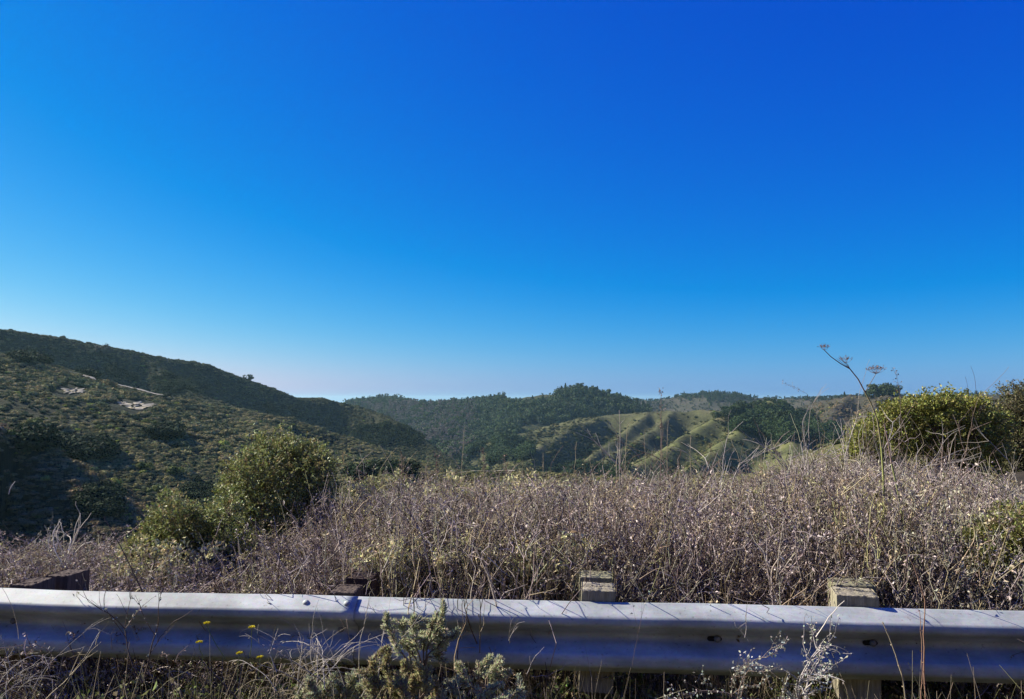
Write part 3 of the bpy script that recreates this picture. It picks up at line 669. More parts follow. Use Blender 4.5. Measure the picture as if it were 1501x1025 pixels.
# bare ground: sandy scars, the track up the left hill and the valley road, laid over the slopes
def patch_mat():
    m, n, l, out = node_mat('sand'); tc = n.new('ShaderNodeTexCoord'); q = n.new('ShaderNodeTexNoise'); q.inputs['Scale'].default_value = .25; q.inputs['Detail'].default_value = 8
    l.new(tc.outputs['Object'], q.inputs['Vector']); r = ramp(n, [(.3, (.14, .12, .08)), (.55, (.25, .22, .15)), (.8, (.33, .29, .21))]); l.new(q.outputs[0], r.inputs[0])
    p = n.new('ShaderNodeBsdfPrincipled'); p.inputs['Roughness'].default_value = .95; l.new(r.outputs[0], p.inputs['Base Color']); l.new(p.outputs[0], out.inputs[0]); return m
M_SAND = patch_mat()
def ribbon(name, C_, width, up):
    mb = MB(); t = np.gradient(C_, axis=0); t /= np.linalg.norm(t, axis=1)[:, None]; nrm = np.stack([-t[:, 1], t[:, 0]], 1); rows = []
    for k in (-1, -.33, .33, 1):
        xy = C_ + nrm * width * .5 * k * np.random.default_rng(3).uniform(.7, 1.2, (len(C_), 1)); rows.append(np.column_stack([xy, tz(xy[:, 0], xy[:, 1]) + up]))
    n = len(C_); V = np.concatenate(rows); Q = [[r * n + i, r * n + i + 1, (r + 1) * n + i + 1, (r + 1) * n + i] for r in range(3) for i in range(n - 1)]
    mb.add(V, Q, (), (.4, .34, .25)); tag(mb.build(name, M_SAND), kind='structure')
ribbon('dirt_track', TRACK_LINE, 10, .6)
ribbon('valley_road', ROAD_LINE, 3, .35)
for (cx_, cy_, rx, ry) in SCARS:
    q = hit_px(cx_, cy_, 300)
    if not q: continue
    g = np.random.default_rng(int(cx_)); a = np.linspace(0, 6.283, 25)[:-1]; mb = MB(); px_ = []
    for k, f in enumerate([.35, .7, 1.0]):
        for aa in a:
            f2 = f * (1 if k < 2 else g.uniform(.35, 1.3)); px_.append(hit_px(cx_ + rx * f2 * math.cos(aa), cy_ + ry * f2 * math.sin(aa), 300) or q)
    V = np.array([q] + px_); V[:, 2] = tz(V[:, 0], V[:, 1]) + .35
    Q = [[1 + k * 24 + j, 1 + k * 24 + (j + 1) % 24, 1 + (k + 1) * 24 + (j + 1) % 24, 1 + (k + 1) * 24 + j] for k in range(2) for j in range(24)]
    mb.add(V, Q, [[0, 1 + j, 1 + (j + 1) % 24] for j in range(24)], (.4, .34, .25)); tag(mb.build('bare_ground', M_SAND), kind='structure')
# ------------------------------------------------------------------ guardrail
def metal_mat(name, c0, c1, metallic, rough):
    m, n, l, out = node_mat(name); tc = n.new('ShaderNodeTexCoord')
    a = n.new('ShaderNodeTexNoise'); a.inputs['Scale'].default_value = 9; a.inputs['Detail'].default_value = 9; a.inputs['Roughness'].default_value = .7
    mp = n.new('ShaderNodeMapping'); mp.inputs['Scale'].default_value = (.35, 1, 1.4); mp.inputs['Rotation'].default_value = (0, .5, 0)
    l.new(tc.outputs['Object'], mp.inputs['Vector']); l.new(mp.outputs[0], a.inputs['Vector'])
    r = ramp(n, [(.30, c0), (.66, c1)]); l.new(a.outputs[0], r.inputs[0])
    v = n.new('ShaderNodeTexVoronoi'); v.inputs['Scale'].default_value = 75; l.new(tc.outputs['Object'], v.inputs['Vector'])
    mx = n.new('ShaderNodeMix'); mx.data_type = 'RGBA'; mx.blend_type = 'MULTIPLY'; mx.inputs['Factor'].default_value = .10; l.new(r.outputs[0], mx.inputs['A']); l.new(v.outputs['Color'], mx.inputs['B'])
    # grime specks
    s = n.new('ShaderNodeTexNoise'); s.inputs['Scale'].default_value = 60; s.inputs['Detail'].default_value = 3; l.new(tc.outputs['Object'], s.inputs['Vector'])
    sr = ramp(n, [(.64, (0, 0, 0)), (.72, (1, 1, 1))]); l.new(s.outputs[0], sr.inputs[0])
    mg = n.new('ShaderNodeMix'); mg.data_type = 'RGBA'; mg.inputs['B'].default_value = (.12, .11, .09, 1)
    gm = n.new('ShaderNodeMath'); gm.operation = 'MULTIPLY'; gm.inputs[1].default_value = .45; l.new(sr.outputs[0], gm.inputs[0]); l.new(gm.outputs[0], mg.inputs['Factor']); l.new(mx.outputs['Result'], mg.inputs['A'])
    # dull stains and a little rust
    st = n.new('ShaderNodeTexNoise'); st.inputs['Scale'].default_value = 2.2; st.inputs['Detail'].default_value = 8; st.inputs['Roughness'].default_value = .65; l.new(tc.outputs['Object'], st.inputs['Vector'])
    sr2 = ramp(n, [(.36, (.55, .55, .53)), (.60, (1.05, 1.05, 1.05))]); l.new(st.outputs[0], sr2.inputs[0]); m2 = n.new('ShaderNodeMix'); m2.data_type = 'RGBA'; m2.blend_type = 'MULTIPLY'; m2.inputs['Factor'].default_value = .8; l.new(mg.outputs['Result'], m2.inputs['A']); l.new(sr2.outputs[0], m2.inputs['B'])
    rs = n.new('ShaderNodeTexNoise'); rs.inputs['Scale'].default_value = 14; rs.inputs['Detail'].default_value = 9; rs.inputs['Roughness'].default_value = .75; l.new(tc.outputs['Object'], rs.inputs['Vector']); rr2 = ramp(n, [(.66, (0, 0, 0)), (.76, (.6, .6, .6))]); l.new(rs.outputs[0], rr2.inputs[0])
    m3 = n.new('ShaderNodeMix'); m3.data_type = 'RGBA'; m3.inputs['B'].default_value = (.20, .10, .05, 1); l.new(rr2.outputs[0], m3.inputs['Factor']); l.new(m2.outputs['Result'], m3.inputs['A'])
    p = n.new('ShaderNodeBsdfPrincipled'); l.new(m3.outputs['Result'], p.inputs['Base Color']); p.inputs['Metallic'].default_value = metallic
    rr = n.new('ShaderNodeMapRange'); rr.inputs['To Min'].default_value = rough - .1; rr.inputs['To Max'].default_value = rough + .15; l.new(a.outputs[0], rr.inputs['Value']); l.new(rr.outputs[0], p.inputs['Roughness'])
    b = n.new('ShaderNodeBump'); b.inputs['Strength'].default_value = .25; b.inputs['Distance'].default_value = .003; l.new(a.outputs[0], b.inputs['Height']); l.new(b.outputs[0], p.inputs['Normal'])
    l.new(p.outputs[0], out.inputs[0]); return m
M_ZINC = metal_mat('galvanised_steel', (.35, .38, .36), (.60, .63, .605), .12, .62)
M_BOLT = metal_mat('old_bolt_steel', (.16, .16, .16), (.34, .34, .34), .5, .5)

def wood_mat(name, c0, c1, moss):
    m, n, l, out = node_mat(name); tc = n.new('ShaderNodeTexCoord'); mp = n.new('ShaderNodeMapping'); mp.inputs['Scale'].default_value = (1, 1, .10)
    l.new(tc.outputs['Object'], mp.inputs['Vector'])
    a = n.new('ShaderNodeTexNoise'); a.inputs['Scale'].default_value = 70; a.inputs['Detail'].default_value = 7; a.inputs['Roughness'].default_value = .7; l.new(mp.outputs[0], a.inputs['Vector'])
    r = ramp(n, [(.30, c0), (.68, c1)]); l.new(a.outputs[0], r.inputs[0])
    b = n.new('ShaderNodeTexNoise'); b.inputs['Scale'].default_value = 16; b.inputs['Detail'].default_value = 5; l.new(tc.outputs['Object'], b.inputs['Vector'])
    br = ramp(n, [(.42, (0, 0, 0)), (.62, (1, 1, 1))]); l.new(b.outputs[0], br.inputs[0])
    mm = n.new('ShaderNodeMath'); mm.operation = 'MULTIPLY'; mm.inputs[1].default_value = moss; l.new(br.outputs[0], mm.inputs[0])
    mx = n.new('ShaderNodeMix'); mx.data_type = 'RGBA'; mx.inputs['B'].default_value = (.25, .25, .13, 1); l.new(mm.outputs[0], mx.inputs['Factor']); l.new(r.outputs[0], mx.inputs['A'])
    p = n.new('ShaderNodeBsdfPrincipled'); p.inputs['Roughness'].default_value = .9; p.inputs['Specular IOR Level'].default_value = .15; l.new(mx.outputs['Result'], p.inputs['Base Color'])
    bp = n.new('ShaderNodeBump'); bp.inputs['Strength'].default_value = .8; bp.inputs['Distance'].default_value = .004; l.new(a.outputs[0], bp.inputs['Height']); l.new(bp.outputs[0], p.inputs['Normal'])
    l.new(p.outputs[0], out.inputs[0]); return m
M_WPALE = wood_mat('weathered_wood', (.15, .13, .085), (.46, .41, .30), .25)
M_WMOSS = wood_mat('mossy_wood', (.13, .12, .075), (.38, .35, .23), .6)
M_WDARK = wood_mat('tarred_wood', (.045, .034, .026), (.17, .13, .10), .0)
M_WRED = wood_mat('dark_red_wood', (.03, .022, .019), (.10, .068, .054), .0)

RA = Vector(P(0, 862, 3.85)); RB = Vector(P(1501, 895, 3.44))
RU = (RB - RA); RLEN = RU.length; RU.normalize(); RANG = math.atan2(RU.y, RU.x)
def rail_x(px):
    """distance along the rail of the point seen at this pixel column"""
    d = (px - CX) / FPX; return (d * RA.y - RA.x) / (RU.x - d * RU.y)
rail = empty('guardrail', (RA.x, RA.y, 0), RANG)
tag(rail, 'long galvanised steel guardrail on short timber posts crossing the whole foreground', 'guardrail')
ZT = (RA.z + RB.z) / 2; Z0 = ZT - .312
PROF = np.array([(.312, .0), (.309, .005), (.290, .034), (.267, .070), (.262, .0755), (.254, .0795), (.245, .0815), (.234, .0815), (.225, .0795), (.218, .074), (.199, .046), (.180, .016), (.173, .006), (.165, .001), (.156, 0),
                 (.147, .001), (.139, .006), (.132, .016), (.115, .044), (.098, .071), (.092, .0765), (.083, .0805), (.072, .082), (.052, .082), (.042, .0795), (.034, .074), (.017, .050), (.003, .030), (.0, .027)])
def beam(x0, x1, off, seed):
    g = np.random.default_rng(seed); xs = np.linspace(x0, x1, max(2, int((x1 - x0) / .06))); mb = MB()
    n = len(PROF); w = (vnoise(xs * 1.7 + seed, xs * 0 + 3.3) - .5) * .011; w2 = (vnoise(xs * 2.6 + seed, xs * 0 + 9.1) - .5) * .009
    sl = (RB.z - RA.z) / RLEN
    def sheet(t):
        return np.array([[(x, -(d + off + t) + a * .6, Z0 + z + b * (z / .312) + sl * (x - RLEN / 2)) for (z, d) in PROF] for x, a, b in zip(xs, w, w2)]).reshape(-1, 3)
    F = sheet(.003); B = sheet(0.0); i = np.arange(len(xs) - 1)[:, None] * n; j = np.arange(n - 1)[None, :]
    Q = np.stack([i + j, i + j + 1, i + n + j + 1, i + n + j], -1).reshape(-1, 4); N = len(F)
    Q2 = Q[:, ::-1] + N; k = np.arange(len(xs) - 1) * n
    top = np.stack([k, k + n, k + n + N, k + N], 1); bot = np.stack([k + n - 1, k + n - 1 + N, k + n + n - 1 + N, k + n + n - 1], 1)
    e = np.arange(n - 1); l0 = np.stack([e, e + N, e + 1 + N, e + 1], 1); L = (len(xs) - 1) * n; l1 = np.stack([e + L, e + L + 1, e + L + 1 + N, e + L + N], 1)
    mb.add(np.vstack([F, B]), np.vstack([Q, Q2, top, bot, l0, l1]), (), (.5, .5, .5))
    o = mb.build('beam', M_ZINC, rail); return o
XS0, XS1 = rail_x(448), rail_x(531)
b_left = beam(-2.4, XS1, .012, 1); b_right = beam(XS0, RLEN + 2.6, .003, 2)

def dome_bolt(parent, name, x, z, d, nx, r, mat, h=.012):
    """round-headed bolt on the beam face; nx is the outward direction (y, z)"""
    mb = MB(); nn = Vector((0, nx[0], nx[1])).normalized(); u = Vector((1, 0, 0)); v = nn.cross(u); V = []
    for k, (rr, hh) in enumerate([(1.0, 0), (.96, .35), (.78, .75), (.45, .96), (.0, 1.0)]):
        for j in range(14):
            a = j * 2 * math.pi / 14; V.append(Vector((x, -d, z)) + (u * math.cos(a) + v * math.sin(a)) * r * rr + nn * h * hh)
    Q = [[k * 14 + j, k * 14 + (j + 1) % 14, (k + 1) * 14 + (j + 1) % 14, (k + 1) * 14 + j] for k in range(4) for j in range(14)]
    mb.add([tuple(q) for q in V], Q, (), (.4, .4, .4)); return mb.build(name, mat, parent)
for px in (460, 518):
    x = rail_x(px); zz = Z0 + (RB.z - RA.z) / RLEN * (x - RLEN / 2)
    dome_bolt(b_left, 'splice_bolt', x, zz + .288, .0150 + .038, (-.52, .85), .0155, M_ZINC)
    dome_bolt(b_left, 'splice_bolt', x + .02, zz + .126, .0140 + .030, (-.5, .8), .014, M_BOLT)
    dome_bolt(b_left, 'splice_bolt', x, zz + .021, .0140 + .053, (-.9, -.3), .014, M_BOLT)
def slot(parent, x, zz):
    """long dark bolt slot with its bolt, in the valley of the beam"""
    mb = MB(); a = np.linspace(0, 6.283, 17)[:-1]; V = [(x + math.cos(t) * .011 + (.022 if math.cos(t) > 0 else -.022), -.0125, zz + .156 + math.sin(t) * .011) for t in a]
    Vb = [(q[0], -.0105, q[2]) for q in V]
    mb.add(V + Vb, [[j, (j + 1) % 16, 16 + (j + 1) % 16, 16 + j] for j in range(16)], [[0, j, j + 1] for j in range(1, 15)], (.01, .01, .01)); s_ = mb.build('bolt_slot', M_HOLE, parent)
    dome_bolt(parent, 'post_bolt', x + .012, zz + .156, .012, (-1, .1), .016, M_BOLT, .014)
m_, n_, l_, out_ = node_mat('slot_shadow'); p_ = n_.new('ShaderNodeBsdfPrincipled'); p_.inputs['Base Color'].default_value = (.015, .014, .013, 1); p_.inputs['Roughness'].default_value = 1; l_.new(p_.outputs[0], out_.inputs[0]); M_HOLE = m_
for px, par in ((35, b_left), (503, b_left), (1040, b_right), (1262, b_right)):
    x = rail_x(px); zz = Z0 + (RB.z - RA.z) / RLEN * (x - RLEN / 2); slot(par, x, zz)

def timber(name, w, d, z0, z1, seed, mat, cracks=3, rough=.004):
    """sawn post: grooved sides and a weathered, cracked end-grain top; w along the rail, d deep"""
    g = np.random.default_rng(seed); mb = MB(); pts = []
    def side(a, b, n):
        t = np.linspace(0, 1, n + 1)[:-1][:, None]; return a + (b - a) * t
    cs = np.array([(-w / 2, -d / 2), (w / 2, -d / 2), (w / 2, d / 2), (-w / 2, d / 2)])
    O = np.vstack([side(cs[i], cs[(i + 1) % 4], 12) for i in range(4)]); n = len(O); c = O.mean(0)
    groove = 1 - np.where(g.random(n) < .12, g.uniform(.008, .02, n), g.uniform(0, .004, n)); groove[[0, 12, 24, 36]] = .97
    zs = [z0, z0 + (z1 - z0) * .5, z1 - .03, z1 - .004, z1]; rows = []
    for k, z in enumerate(zs):
        s_ = groove * (1 - .012 * (k == 4)); tw = g.normal(0, .0005, (n, 2)); rows.append(np.column_stack([c + (O - c) * s_[:, None] + tw, np.full(n, z) + (g.normal(0, .0012, n) if k > 2 else 0)]))
    V = np.concatenate(rows); Q = [[k * n + j, k * n + (j + 1) % n, (k + 1) * n + (j + 1) % n, (k + 1) * n + j] for k in range(len(zs) - 1) for j in range(n)]
    mb.add(V, Q, (), (.3, .3, .3))
    # end grain: strips along the width with cracks sunk between them
    m = 26; xs = np.linspace(-w / 2 * .97, w / 2 * .97, 15); ys = np.linspace(-d / 2 * .97, d / 2 * .97, m); ck = g.choice(np.arange(4, m - 4), cracks, replace=False)
    Z = np.zeros((m, 15)); 
    for i in range(m):
        for j in range(15):
            Z[i, j] = z1 - .001 + g.normal(0, rough * .35)
            for q in ck:
                if i == int(np.clip(q + round(math.sin(j * .7 + q)), 0, m - 1)): Z[i, j] -= .016
    V = np.array([(xs[j], ys[i], Z[i, j]) for i in range(m) for j in range(15)]); V[:, 2] -= np.where((np.abs(V[:, 0]) > w / 2 * .96) | (np.abs(V[:, 1]) > d / 2 * .96), .004, 0)
    mb.add(V, [[i * 15 + j, i * 15 + j + 1, (i + 1) * 15 + j + 1, (i + 1) * 15 + j] for i in range(m - 1) for j in range(14)], (), (.3, .3, .3))
    return mb.build(name, mat, rail, smooth=False)
# (pixel of the block's front centre, block width, yaw, block top, post top, materials, labels)
for i, (px, w, yaw, bpy_, ppy_, mb_, mp_, shift) in enumerate([(46, .125, 0.00, 857, 846, M_WDARK, M_WDARK, .02), (502, .132, 0.02, 868, 850, M_WDARK, M_WRED, .02), (868, .162, -.02, 865, 849, M_WPALE, M_WMOSS, .0), (1252, .185, -.16, 873, 860, M_WPALE, M_WMOSS, .03), (-420, .15, 0, 850, 840, M_WDARK, M_WDARK, 0), (1640, .16, -.1, 875, 862, M_WPALE, M_WMOSS, 0)]):
    x = rail_x(px); yr = RA.y + x * math.sin(RANG)
    zb = P(px, bpy_, yr + .015).z; zp = P(px, ppy_, yr + .20).z
    blk = timber('spacer_block', w, .17, .30, zb, 40 + i, mb_, 1); blk.location = (x, .10, 0); blk.rotation_euler = (R(.8), R([-1, .5, 1.8, .3, 0, 0][i]), yaw)
    pst = timber('post', w * 1.06, .19, -.3, zp, 60 + i, mp_, [1, 2, 3, 4, 2, 2][i]); c_, s_ = math.cos(yaw), math.sin(yaw); pst.location = (x - s_ * .20 + shift, .10 + .192 * c_, 0); pst.rotation_euler = (R(-1.5), R([0, 1, 1.2, 0, 0, 0][i]), yaw)
    if i == 0: tag(blk, 'low tarred spacer block at the left end'); tag(pst, 'dark tarred post standing higher than its block')
    if i == 1: tag(blk, 'pale topped dark spacer block beside the splice bolts'); tag(pst, 'dark reddish post behind the pale topped block')
    if i == 2: tag(pst, 'mossy cracked post behind the pale grained block')
    if i == 3: tag(blk, 'wide pale weathered block with its sunlit left side'); tag(pst, 'mossy split post behind the wide pale block')
# patch of old asphalt kerb under the rail at the far left
mb = MB(); xs = np.linspace(-3.4, -2.05, 30); g = np.random.default_rng(4); rows = []
for (dy, z) in [(-.16, .0), (-.12, .08), (.0, .115), (.10, .10), (.18, .0)]: rows.append(np.column_stack([xs, 4.08 + dy - (xs + 2.6) * .08 + g.normal(0, .01, 30), z + g.normal(0, .008, 30)]))
mb.add(np.concatenate(rows), [[k * 30 + j, k * 30 + j + 1, (k + 1) * 30 + j + 1, (k + 1) * 30 + j] for k in range(4) for j in range(29)], (), (.1, .1, .1))
m_, n_, l_, out_ = node_mat('old_asphalt'); tc_ = n_.new('ShaderNodeTexCoord'); q_ = n_.new('ShaderNodeTexNoise'); q_.inputs['Scale'].default_value = 60; l_.new(tc_.outputs['Object'], q_.inputs['Vector']); r_ = ramp(n_, [(.35, (.05, .05, .048)), (.65, (.15, .145, .13))]); l_.new(q_.outputs[0], r_.inputs[0]); p_ = n_.new('ShaderNodeBsdfPrincipled'); p_.inputs['Roughness'].default_value = .95; l_.new(r_.outputs[0], p_.inputs['Base Color']); l_.new(p_.outputs[0], out_.inputs[0])
tag(mb.build('kerb', m_), kind='structure')
# ------------------------------------------------------------------ near plants
BEIGE = np.array([(.42, .355, .31), (.28, .22, .185), (.54, .47, .40), (.11, .08, .065), (.36, .295, .26), (.64, .57, .48)])
def pick(g, n, pal=BEIGE, w=(.26, .25, .16, .15, .12, .06)):
    return jit(pal[g.choice(len(pal), n, p=np.array(w) / sum(w))], n, g, .12, .03)

def wiggle(p0, d, L, n, g, curl=.25, up=0.0):
    p = [np.array(p0, float)]; d = np.array(d, float); d /= np.linalg.norm(d)
    for _ in range(n):
        d = d + g.normal(0, curl, 3) + np.array([0, 0, up]); d /= np.linalg.norm(d); p.append(p[-1] + d * L / n)
    return np.array(p), d

def dry_clump(seed, leafy=1.0, stems=44, hmax=1.0, name='dry_clump'):
    """a clump of dead stems hung with curled dead leaves, about one metre high"""
    g = np.random.default_rng(seed); mb = MB(); LC, LD, LL = [], [], []
    for s in range(stems):
        a = g.uniform(0, 6.28); r = .34 * math.sqrt(g.uniform(0, 1)); p0 = (r * math.cos(a), r * math.sin(a), 0); lean = g.uniform(0, .35)
        H = hmax * g.uniform(.55, 1.0); pts, d = wiggle(p0, (math.cos(a) * lean, math.sin(a) * lean, 1), H, 7, g, .13, .02)
        c = pick(g, 1)[0]; mb.tube(pts, np.linspace(.0048, .0016, 8), 3, c)
        for q in range(g.integers(4, 8)):
            i = g.integers(2, 8); t = pts[i]; dd = np.array([g.normal(), g.normal(), .9 + g.uniform(0, .6)]); L = g.uniform(.07, .22)
            tw, _ = wiggle(t, dd, L, 3, g, .3); mb.tube(tw, [.0020, .0016, .0012, .0008], 3, pick(g, 1)[0])
            m = int(g.integers(4, 9) * leafy); tt = g.uniform(.2, 1, m); idx = np.clip((tt * 3).astype(int), 0, 2); fr = (tt * 3 - idx)[:, None]
            LC.append(tw[idx] * (1 - fr) + tw[np.minimum(idx + 1, 3)] * fr + g.normal(0, .006, (m, 3)))
        m = int(10 * leafy); k = g.integers(1, 7, m); LC.append(pts[k] + (pts[k + 1] - pts[k]) * g.random((m, 1)) + g.normal(0, .010, (m, 3)))
    LC = np.concatenate(LC); n = len(LC); D = g.normal(size=(n, 3)); D[:, 2] += np.where(g.random(n) < .5, .8, -.6)
    mb.leaves(LC, D, g.uniform(.009, .028, n), g.uniform(.004, .012, n), pick(g, n), g, .5)
    return mb.build(name, M_DRY, link=False)

def green_clump(seed):
    """low weed with small green and yellowing leaves, about 0.4 m high"""
    g = np.random.default_rng(seed); mb = MB(); C0 = []
    for s in range(26):
        a = g.uniform(0, 6.28); r = .14 * math.sqrt(g.random()); pts, _ = wiggle((r * math.cos(a), r * math.sin(a), 0), (math.cos(a) * .5, math.sin(a) * .5, 1), g.uniform(.18, .40), 5, g, .2); mb.tube(pts, np.linspace(.003, .0014, 6), 3, (.16, .14, .08))
        m = 26; k = g.integers(1, 5, m); C0.append(pts[k] + (pts[k + 1] - pts[k]) * g.random((m, 1)) + g.normal(0, .012, (m, 3)))
    C0 = np.concatenate(C0); n = len(C0); D = g.normal(size=(n, 3)); D[:, 2] += .6
    col_ = np.array([(.14, .18, .05), (.21, .24, .08), (.27, .26, .12), (.34, .28, .17)])[g.choice(4, n, p=[.4, .3, .15, .15])]
    mb.leaves(C0, D, g.uniform(.014, .034, n), g.uniform(.008, .018, n), jit(col_, n, g, .2), g, .35)
    return mb.build('weed_kind', M_DRY, link=False)

def grass_clump(seed):
    g = np.random.default_rng(seed); mb = MB()
    for s in range(70):
        a = g.uniform(0, 6.28); r = .16 * math.sqrt(g.random()); pts, _ = wiggle((r * math.cos(a), r * math.sin(a), 0), (math.cos(a) * .4, math.sin(a) * .4, 1), g.uniform(.2, .5), 5, g, .22, -.03); mb.tube(pts, np.linspace(.0018, .0006, 6), 3, pick(g, 1, np.array([(.42, .36, .24), (.30, .25, .17), (.20, .20, .09)]), (.5, .3, .2))[0])
    return mb.build('straw_kind', M_DRY, link=False)

DRY = [dry_clump(i, [1.0, 1.5, .6, 1.2][i % 4]) for i in range(8)] + [dry_clump(40 + i, .12, 7, 1.0, 'dry_twigs') for i in range(4)]
TOPLINE = [(-120, 812), (0, 806), (60, 800), (140, 812), (190, 838), (300, 836), (345, 822), (400, 806), (455, 785), (490, 750), (530, 718), (600, 711), (700, 714), (800, 714), (900, 713), (1000, 715), (1060, 722), (1110, 726), (1150, 700), (1200, 684), (1260, 672), (1330, 676), (1400, 700), (1501, 742), (1700, 720), (2000, 700)]
def brush_field():
    g = np.random.default_rng(21); P_, S_, R_, I_, T_ = [], [], [], [], []
    n = 6600; y = 4.02 + (g.random(n) ** 1.3) * 9.0; px = g.uniform(-260, 1930, n); x = (px - CX) / FPX * y
    z = tz(x, y); top = lerp_tab(px, TOPLINE) + g.normal(0, 7, n) - np.where(g.random(n) < .12, g.uniform(5, 26, n), 0) - (fbm(px / 60, y, 3) - .5) * 66; zmax = EYE - y * (top - HOR) / FPX
    rail_y = RA.y + (x - RA.x) * math.tan(RANG)
    # just behind the rail the tops stay low enough to leave the post heads free
    zmax = np.where((y < 5.6) & (px > 1395), np.minimum(zmax, EYE - y * (845 - HOR) / FPX), zmax)
    lim = np.where(y < rail_y + .62, .55 + .25 * g.random(n) + (y - rail_y) * .12, 1.35); zmax = np.minimum(zmax, z + np.minimum(lim, g.uniform(.75, 1.30, n)))
    H = zmax - z
    k = (H > .22) & (y > rail_y + .26) & (g.random(n) < np.where(y < 6, .9, .55))
    for (bx, w) in [(60, 85), (520, 75), (868, 60), (1250, 80)]:
        xb = (bx - CX) / FPX * 3.75; k &= ~((np.abs(px - bx) < w) & (y < rail_y + .74)); k &= ~((x > xb - 1.1) & (x < xb + .1) & (y < rail_y + .85) & (H + z > .62))
    k &= ~((px > 1395) & (px < 1560) & (y > 3.85) & (y < 5.0))
    x, y, z, H, px = x[k], y[k], z[k], H[k], px[k]; m = len(x)
    greenish = (fbm(x * .9 + 4, y * .9, 3)); w = g.uniform(.8, 1.25, m)
    P_.append(np.stack([x, y, z - .04], 1)); S_.append(np.stack([w, w, H], 1)); R_.append(np.stack([g.normal(0, .10, m), g.normal(0, .10, m), g.uniform(0, 6.28, m)], 1)); I_.append(g.integers(0, 8, m))
    # bare twigs that stick out above the thicket
    m2 = 640; y2 = g.uniform(4.6, 9.5, m2); px2 = g.uniform(240, 1600, m2); x2 = (px2 - CX) / FPX * y2; z2 = tz(x2, y2); t2 = lerp_tab(px2, TOPLINE) - g.uniform(-70, 40, m2) * (1 + .5 * (px2 > 1100)); H2 = (EYE - y2 * (t2 - HOR) / FPX) - z2; k2 = (H2 > .3) & (H2 < 2.0) & (px2 > 480) & ~((px2 > 1390) & (y2 < 5.2)); x2, y2, z2, H2 = x2[k2], y2[k2], z2[k2], H2[k2]; m2 = len(x2)
    P_.append(np.stack([x2, y2, z2], 1)); S_.append(np.stack([np.full(m2, 1.0), np.full(m2, 1.0), H2 * 1.08], 1)); R_.append(np.stack([g.normal(0, .08, m2), g.normal(0, .08, m2), g.uniform(0, 6.28, m2)], 1)); I_.append(g.integers(8, 12, m2)); T_.append(g.normal(1.05, .15, (m2, 1)).clip(.6, 1.4) * np.ones((1, 3)))
    # a few taller twigs just behind the rail that throw their shadows on it
    for (pa, pb, cnt) in [(400, 462, 8), (575, 690, 22), (700, 830, 12), (1010, 1130, 10)]:
        px3 = g.uniform(pa, pb, cnt); y3 = g.uniform(.30, .55, cnt) + 3.65; x3 = (px3 - CX) / FPX * y3; H3 = g.uniform(.95, 1.24, cnt)
        P_.append(np.stack([x3, y3, x3 * 0], 1)); S_.append(np.stack([H3 * .9, H3 * .9, H3], 1)); R_.append(np.stack([g.normal(0, .08, cnt), g.normal(0, .08, cnt), g.uniform(0, 6.28, cnt)], 1)); I_.append(g.integers(8, 12, cnt)); T_.append(np.full((cnt, 3), .85))
    t = np.array([1.02, 1.0, 1.05]) * (g.normal(1, .24, (m, 1)) * (.80 + .4 * fbm(x * 1.3, y * 1.3, 2))[:, None]).clip(.45, 1.6); left = ((px < 230))[:, None]; t = np.where(left, t * [1.10, 1.08, .76], t)
    t = np.where((greenish > .60)[:, None], t * [.9, 1.02, .80], t); T_.append(t)
    scatter('dry_brush', np.concatenate(P_), np.concatenate(S_), np.concatenate(R_), np.concatenate(I_), np.concatenate(T_), DRY,
            'dense thicket of dead grey brown stems and curled leaves behind the guardrail', 'dry brush'); print('brush', m)
    # yellow green sprigs through the thicket and the weeds under the rail
    weeds = [green_clump(70 + i) for i in range(5)] + [grass_clump(80 + i) for i in range(3)]
    P_, S_, R_, I_, T_ = [], [], [], [], []
    n = 620; y = g.uniform(2.75, 5.0, n) ; px = g.uniform(-60, 1560, n); x = (px - CX) / FPX * y; z = tz(x, y); ry = RA.y + (x - RA.x) * math.tan(RANG)
    front = y < ry - .10; zt = EYE - y * (lerp_tab(px, [(0, 975), (130, 982), (230, 975), (420, 965), (520, 985), (620, 995), (760, 1000), (868, 996), (930, 1012), (1020, 1015), (1180, 1015), (1262, 998), (1320, 1008), (1501, 1000)]) - HOR) / FPX
    H = np.where(front, zt - z, .48) * g.uniform(.55, 1.05, n); k = (H > .10) & (np.abs(y - ry) > .05); x, y, z, H, px, front = x[k], y[k], z[k], H[k], px[k], front[k]; m = len(x)
    P_.append(np.stack([x, y, z - .02], 1)); s_ = H / .4; S_.append(np.stack([s_ * .5 + .6, s_ * .5 + .6, s_], 1)); R_.append(np.stack([g.normal(0, .15, m), g.normal(0, .15, m), g.uniform(0, 6.28, m)], 1)); I_.append(np.where(g.random(m) < .9, g.integers(0, 5, m), g.integers(5, 8, m))); T_.append(g.normal(.9, .2, (m, 1)).clip(.4, 1.5) * np.array([[1, 1, 1]]))
    scatter('roadside_weeds', np.concatenate(P_), np.concatenate(S_), np.concatenate(R_), np.concatenate(I_), np.concatenate(T_), weeds,
            'tangle of low green weeds and straw growing under the guardrail', 'weeds')
    # pale yellow green everlasting tufts scattered in the thicket
    P_, S_, R_, I_, T_ = [], [], [], [], []
    for (cx_, cy_, rx, ry_, cnt, y0, y1) in [(660, 718, 170, 16, 46, 6.2, 8.6), (700, 828, 170, 30, 60, 4.15, 4.6), (560, 800, 60, 40, 12, 4.8, 6), (1000, 830, 160, 50, 14, 4.5, 5.5), (230, 830, 70, 22, 26, 4.7, 5.4), (1440, 790, 30, 30, 14, 5, 5.6), (860, 800, 60, 15, 6, 5, 5.5)]:
        for _ in range(cnt):
            p = P(cx_ + g.uniform(-rx, rx), cy_ + g.uniform(-ry_, ry_), g.uniform(y0, y1)); P_.append(p[:])
